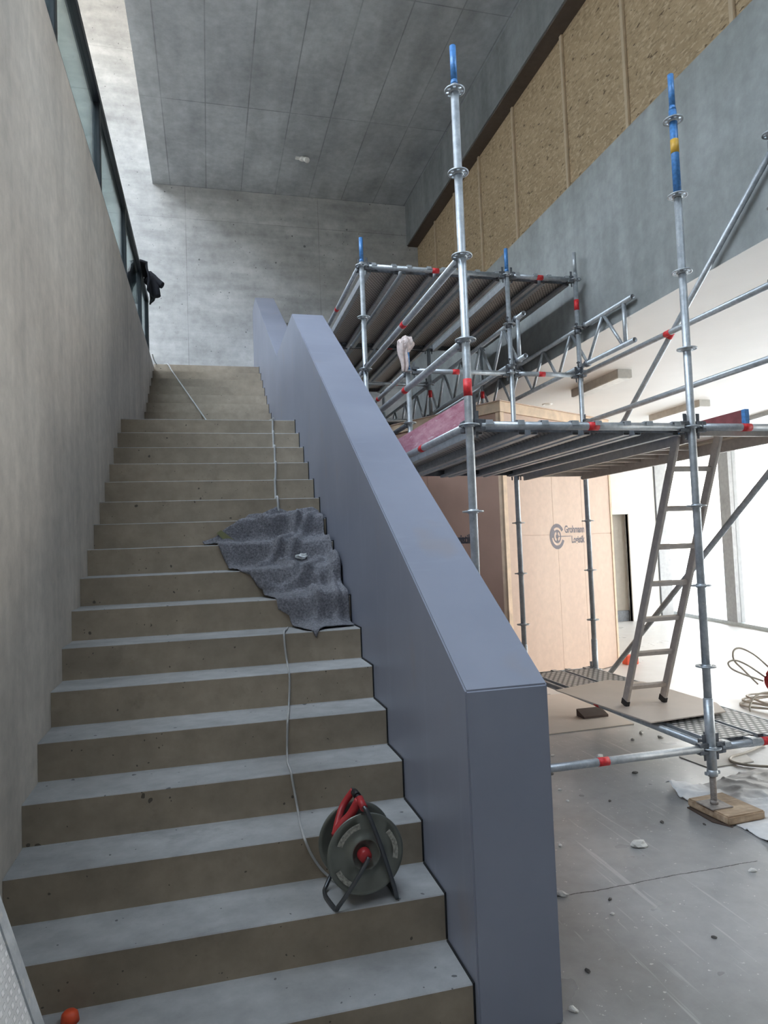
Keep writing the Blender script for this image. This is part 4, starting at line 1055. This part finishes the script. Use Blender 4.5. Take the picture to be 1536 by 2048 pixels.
for a0, a1, r0, r1 in ((1.75,2.75,.100,.122),(-.25,.72,.108,.126),(3.55,4.25,.112,.132)):
    # the flange's local frame: find angles from the picture-up direction
    b = BM(); tt = bmesh.new(); A = []
    up = Vector((0,0,1)); ex = Vector((1,0,0))
    for k in range(17):
        a = a0+(a1-a0)*k/16
        def at(r): 
            d = ex*math.cos(a)+up*math.sin(a); h = .010 if r < .11 else .010-(r-.095)/(.043)*.006
            return fc + d*r + axd*(h-.0125)
        A.append((tt.verts.new(at(r0)), tt.verts.new(at(r1))))
    for k in range(16): tt.faces.new((A[k][0], A[k+1][0], A[k+1][1], A[k][1]))
    bmesh.ops.recalc_face_normals(tt, faces=tt.faces[:]); merge(b, tt); o = obj('label_patch', b, 'label_patch', rl); tag(o, 'worn pale label')
    md = o.modifiers.new('thickness', 'SOLIDIFY'); md.thickness = .0015
# tubular stand
yb = fc.y+.185
b = BM(); path_tube(b, spline([(.672,2.655,RZ+.008),(.655,2.632,-1.30),(.610,2.622,-1.15),(.568,2.628,-1.03),(.552,2.650,-.998),(.545,2.72,-.985),(.543,2.80,-.985),(.548,yb,-1.0)], 6), .0085, 10); obj('stand_frame', b, 'reel_tube', rl)
b = BM(); path_tube(b, spline([(.548,yb,-1.0),(.60,yb+.0,-1.12),(.672,yb,RZ+.010)], 6), .0085, 10); path_tube(b, [(.672,2.655,RZ+.0095),(.672,yb,RZ+.0095)], .0085, 10); obj('rear_frame', b, 'reel_tube', rl)
b = BM(); path_tube(b, spline([(.562,2.627,-1.183),(.52,2.620,-1.24),(.47,2.622,-1.305),(.440,2.630,-1.345),(.430,2.640,RZ+.0095),(.418,2.69,RZ+.0095),(.408,2.755,RZ+.0095),(.412,2.80,RZ+.0095)], 6), .0085, 10); obj('front_foot', b, 'reel_tube', rl)
b = BM(); path_tube(b, spline([(.548,yb,-1.183),(.47,yb,-1.29),(.412,2.80,RZ+.0095)], 6), .0085, 10); obj('rear_foot', b, 'reel_tube', rl)
b = BM(); tube(b, (.553,2.645,-1.005), (.547,2.70,-.985), .015, 14); path_tube(b, spline([(.445,2.70,-1.115),(.475,2.705,-1.075),(.510,2.705,-1.045),(.545,2.70,-.99)], 5), .017, 12)
path_tube(b, spline([(.445,2.70,-1.115),(.47,2.76,-1.08),(.50,2.80,-1.04),(.545,2.80,-.985)], 5), .014, 12); tag(obj('handle', b, 'red_plastic', rl), 'red plastic handle')
b = BM(); tube(b, (.545,2.725,-.985), (.543,2.775,-.985), .015, 14); obj('grip', b, 'black_plastic', rl)

# small orange-red cap on the lowest step
b = BM(); lathe(b, [(0,.035),(.018,.034),(.026,.026),(.03,.0),(0,.0)], 20, Matrix.Translation((-.49,2.58,-1.547)))
tag(center(obj('orange_cap', b, 'orange')), 'small orange-red cap on the lowest step at the bottom left', 'cap')

# plank leaning against the left wall close to the viewer
t = thing('leaning_plank', (-.1, 1.05, FL), 'pale dimpled metal plank leaning on the left wall at the bottom left corner', 'plank')
e0 = Vector((-.019, 1.33, FL)); ev = (Vector((-.351,1.3,-.539)) - Vector((-.281,1.3,-.776))).normalized()
Mt = Matrix.Translation(Vector((-.281+.295*(-.776-FL)*1.0, 1.3, FL)))
# local frame: length along ev, width toward the viewer, normal to the right
w = Vector((0,-1,0)); nrm = Vector((-ev.z, 0, ev.x)) * -1
LP = (XL + .281 - .295*(-.776-FL)) / ev.x if ev.x else 2
LP = abs((XL+.012-Mt.translation.x)/ev.x)-.02
fm = Matrix(((w.x, ev.x, nrm.x, 0), (w.y, ev.y, nrm.y, 0), (w.z, ev.z, nrm.z, 0), (0,0,0,1)))
def lp(bm): bm.transform(Mt @ fm)
Z0 = .012
b = BM(); box(b, .022, .30, Z0, LP, -.012, -.006); lp(b)
# dimpled sheet keeps its own frame so that the studs follow the plank
me = bpy.data.meshes.new('dimpled_sheet'); bb = BM(); box(bb, .022, .30, Z0, LP, -.012, -.006); bb.to_mesh(me); bb.free(); b.free(); me.materials.append(M['perf_solid'])
ds = bpy.data.objects.new('dimpled_sheet', me); C.objects.link(ds); ds.parent = t; ds.matrix_local = Matrix.Translation(-Vector(t.location)) @ Mt @ fm
for a, c in ((0,.040),(.282,.322)):
    b = BM(); box(b, a, c, Z0, LP, -.05, -.003, .003); lp(b); obj('edge_rail', b, 'alu' if False else 'galv', t)

# ------------------------------------------------------------------ jacket over the end of the handrail
jk = thing('jacket', (XL, 9.75, 3.6), 'black jacket hung over the far end of the balustrade handrail', 'jacket')
b = BM(); rows = []
path = [(-.965,3.55),(-.955,3.64),(-.94,3.74),(-.90,3.82),(-.85,3.87),(-.79,3.885),(-.74,3.865),(-.70,3.81),(-.675,3.74),(-.665,3.66),(-.665,3.58),(-.675,3.50)]
for i, (x, z) in enumerate(path):
    row = []
    for j in range(15):
        a = j/14; y = 9.40 + .56*a + .015*math.sin(i*.9)
        n = noise.noise(Vector((x*6, y*7, z*6)))
        fold = .018*math.sin(a*9+i*.25) if i > 5 else 0
        row.append(b.verts.new((x + .02*n + fold - (.05*(2*a-1)**2 if i > 6 else 0), y, z + .012*n)))
    rows.append(row)
for i in range(len(path)-1):
    for j in range(14):
        f = b.faces.new((rows[i][j], rows[i+1][j], rows[i+1][j+1], rows[i][j+1])); f.smooth = True
o = obj('body', b, 'jacket', jk); md = o.modifiers.new('thickness', 'SOLIDIFY'); md.thickness = .022; md.offset = 1
def sleeve(pts, r0, r1):
    b = BM(); P = spline(pts, 5); n = len(P)
    seg = 14; R = []
    for k, p in enumerate(P):
        d = (P[min(n-1,k+1)]-P[max(0,k-1)]).normalized(); x = d.cross(Vector((0,1,0))).normalized(); y = x.cross(d)
        r = r0+(r1-r0)*k/(n-1)
        R.append([b.verts.new(p + (x*math.cos(2*PI*i/seg)+y*math.sin(2*PI*i/seg))*r*(1+.12*noise.noise(p*18+Vector((i,0,0))))) for i in range(seg)])
    for k in range(n-1):
        for i in range(seg):
            f = b.faces.new((R[k][i], R[k][(i+1)%seg], R[k+1][(i+1)%seg], R[k+1][i])); f.smooth = True
    b.faces.new(R[0][::-1]); b.faces.new(R[-1]); obj('sleeve', b, 'jacket', jk)
sleeve([(-.72,9.70,3.80),(-.66,9.68,3.755),(-.60,9.66,3.71),(-.535,9.64,3.665)], .085, .045)
sleeve([(-.70,9.66,3.74),(-.655,9.64,3.67),(-.625,9.63,3.59),(-.598,9.62,3.50)], .085, .045)

# ------------------------------------------------------------------ outside
b = BM(); box(b, 9.2, 60, -25, 60, FL-.6, FL-.12)
struct('ground_outside', b, 'ext_ground', 'bright paved ground outside the glazing', 'ground')
t = thing('site_fence', (17.5, 18, FL), 'pale grey fence posts with yellow boards seen through the glazing', 'fence')
b = BM(); random.seed(3)
for k in range(12):
    x, y = 15.4+.42*k, 17.6-.42*k; bb = BM(); tube(bb, (x, y, FL-.12), (x, y, 1.1+.3*(k % 3)), .06, 8); obj('post', bb, 'ext_grey', t)
b.free()
for x, y in ((17.0,16.6),(17.9,15.75)):
    b = BM(); prism(b, [(x,y),(x+.38,y-.38),(x+.36,y-.42),(x-.02,y-.04)], 'z', .75, 1.75); obj('board', b, 'ext_yellow', t)

# ------------------------------------------------------------------ camera and light
lift = Vector((0,0,EYE))
for o in list(S.objects):
    if o.parent is None: o.location = o.location + lift
cam = bpy.data.cameras.new('camera'); co = bpy.data.objects.new('camera', cam); C.objects.link(co); S.camera = co
yaw, pit, rol, fpx = .250357937, .0497128785, -.0376900173, 1374.58326
f = Vector((math.sin(yaw)*math.cos(pit), math.cos(yaw)*math.cos(pit), math.sin(pit))); r = Vector((math.cos(yaw), -math.sin(yaw), 0)); u = r.cross(f)
r2 = r*math.cos(rol)+u*math.sin(rol); u2 = -r*math.sin(rol)+u*math.cos(rol)
co.matrix_world = Matrix(((r2.x,u2.x,-f.x,0),(r2.y,u2.y,-f.y,0),(r2.z,u2.z,-f.z,EYE),(0,0,0,1)))
cam.sensor_fit = 'HORIZONTAL'; cam.sensor_width = 36; cam.lens = fpx/1536*36; cam.clip_start = .05; cam.clip_end = 200
W = bpy.data.worlds.new('overcast_sky'); S.world = W; W.use_nodes = True
wt = W.node_tree; bg = wt.nodes['Background']; bg.inputs[1].default_value = 1.0
tc = N(wt, 'ShaderNodeTexCoord'); sx = N(wt, 'ShaderNodeSeparateXYZ'); wt.links.new(tc.outputs['Generated'], sx.inputs[0])
wt.links.new(ramp(wt, sx.outputs[2], .10, HORIZON, .42, ZENITH), bg.inputs[0])
def portal(name, loc, rot, sx, sy):
    l = bpy.data.lights.new(name, 'AREA'); l.shape = 'RECTANGLE'; l.size = sx; l.size_y = sy; l.cycles.is_portal = True
    o = bpy.data.objects.new(name, l); C.objects.link(o); o.location = loc; o.rotation_euler = rot; return o
portal('daylight_portal_roof', (-3.41, 4.2, 7.0+EYE), (0,0,0), 5.16, 16.4)
portal('daylight_portal_window', (XB+.2, 1.5, 4.8+EYE), (0,PI/2,0), 2.0, 3.0)
fm_ = fpt(GLZ/2, .2); ang = math.atan2(FD.y, FD.x)
pf = portal('daylight_portal_facade', (fm_.x, fm_.y, .2+EYE), (0,0,0), GLZ, 3.7)
zax = Vector((fpt(0,1)-fpt(0,0)).to_3d()); xax = Vector((FD.x, FD.y, 0)); 
if zax.x < 0: zax = -zax
yax = zax.cross(xax)
pf.matrix_world = Matrix(((xax.x,yax.x,zax.x,fm_.x),(xax.y,yax.y,zax.y,fm_.y),(xax.z,yax.z,zax.z,.2+EYE),(0,0,0,1)))
S.view_settings.view_transform = 'Standard'; S.view_settings.look = 'None'; S.view_settings.gamma = 1; S.view_settings.use_curve_mapping = False
S.view_settings.exposure = 2.5
S.cycles.max_bounces = 10; S.cycles.diffuse_bounces = 6; S.cycles.transparent_max_bounces = 24; S.cycles.sample_clamp_indirect = 6
S.cycles.use_denoising = True
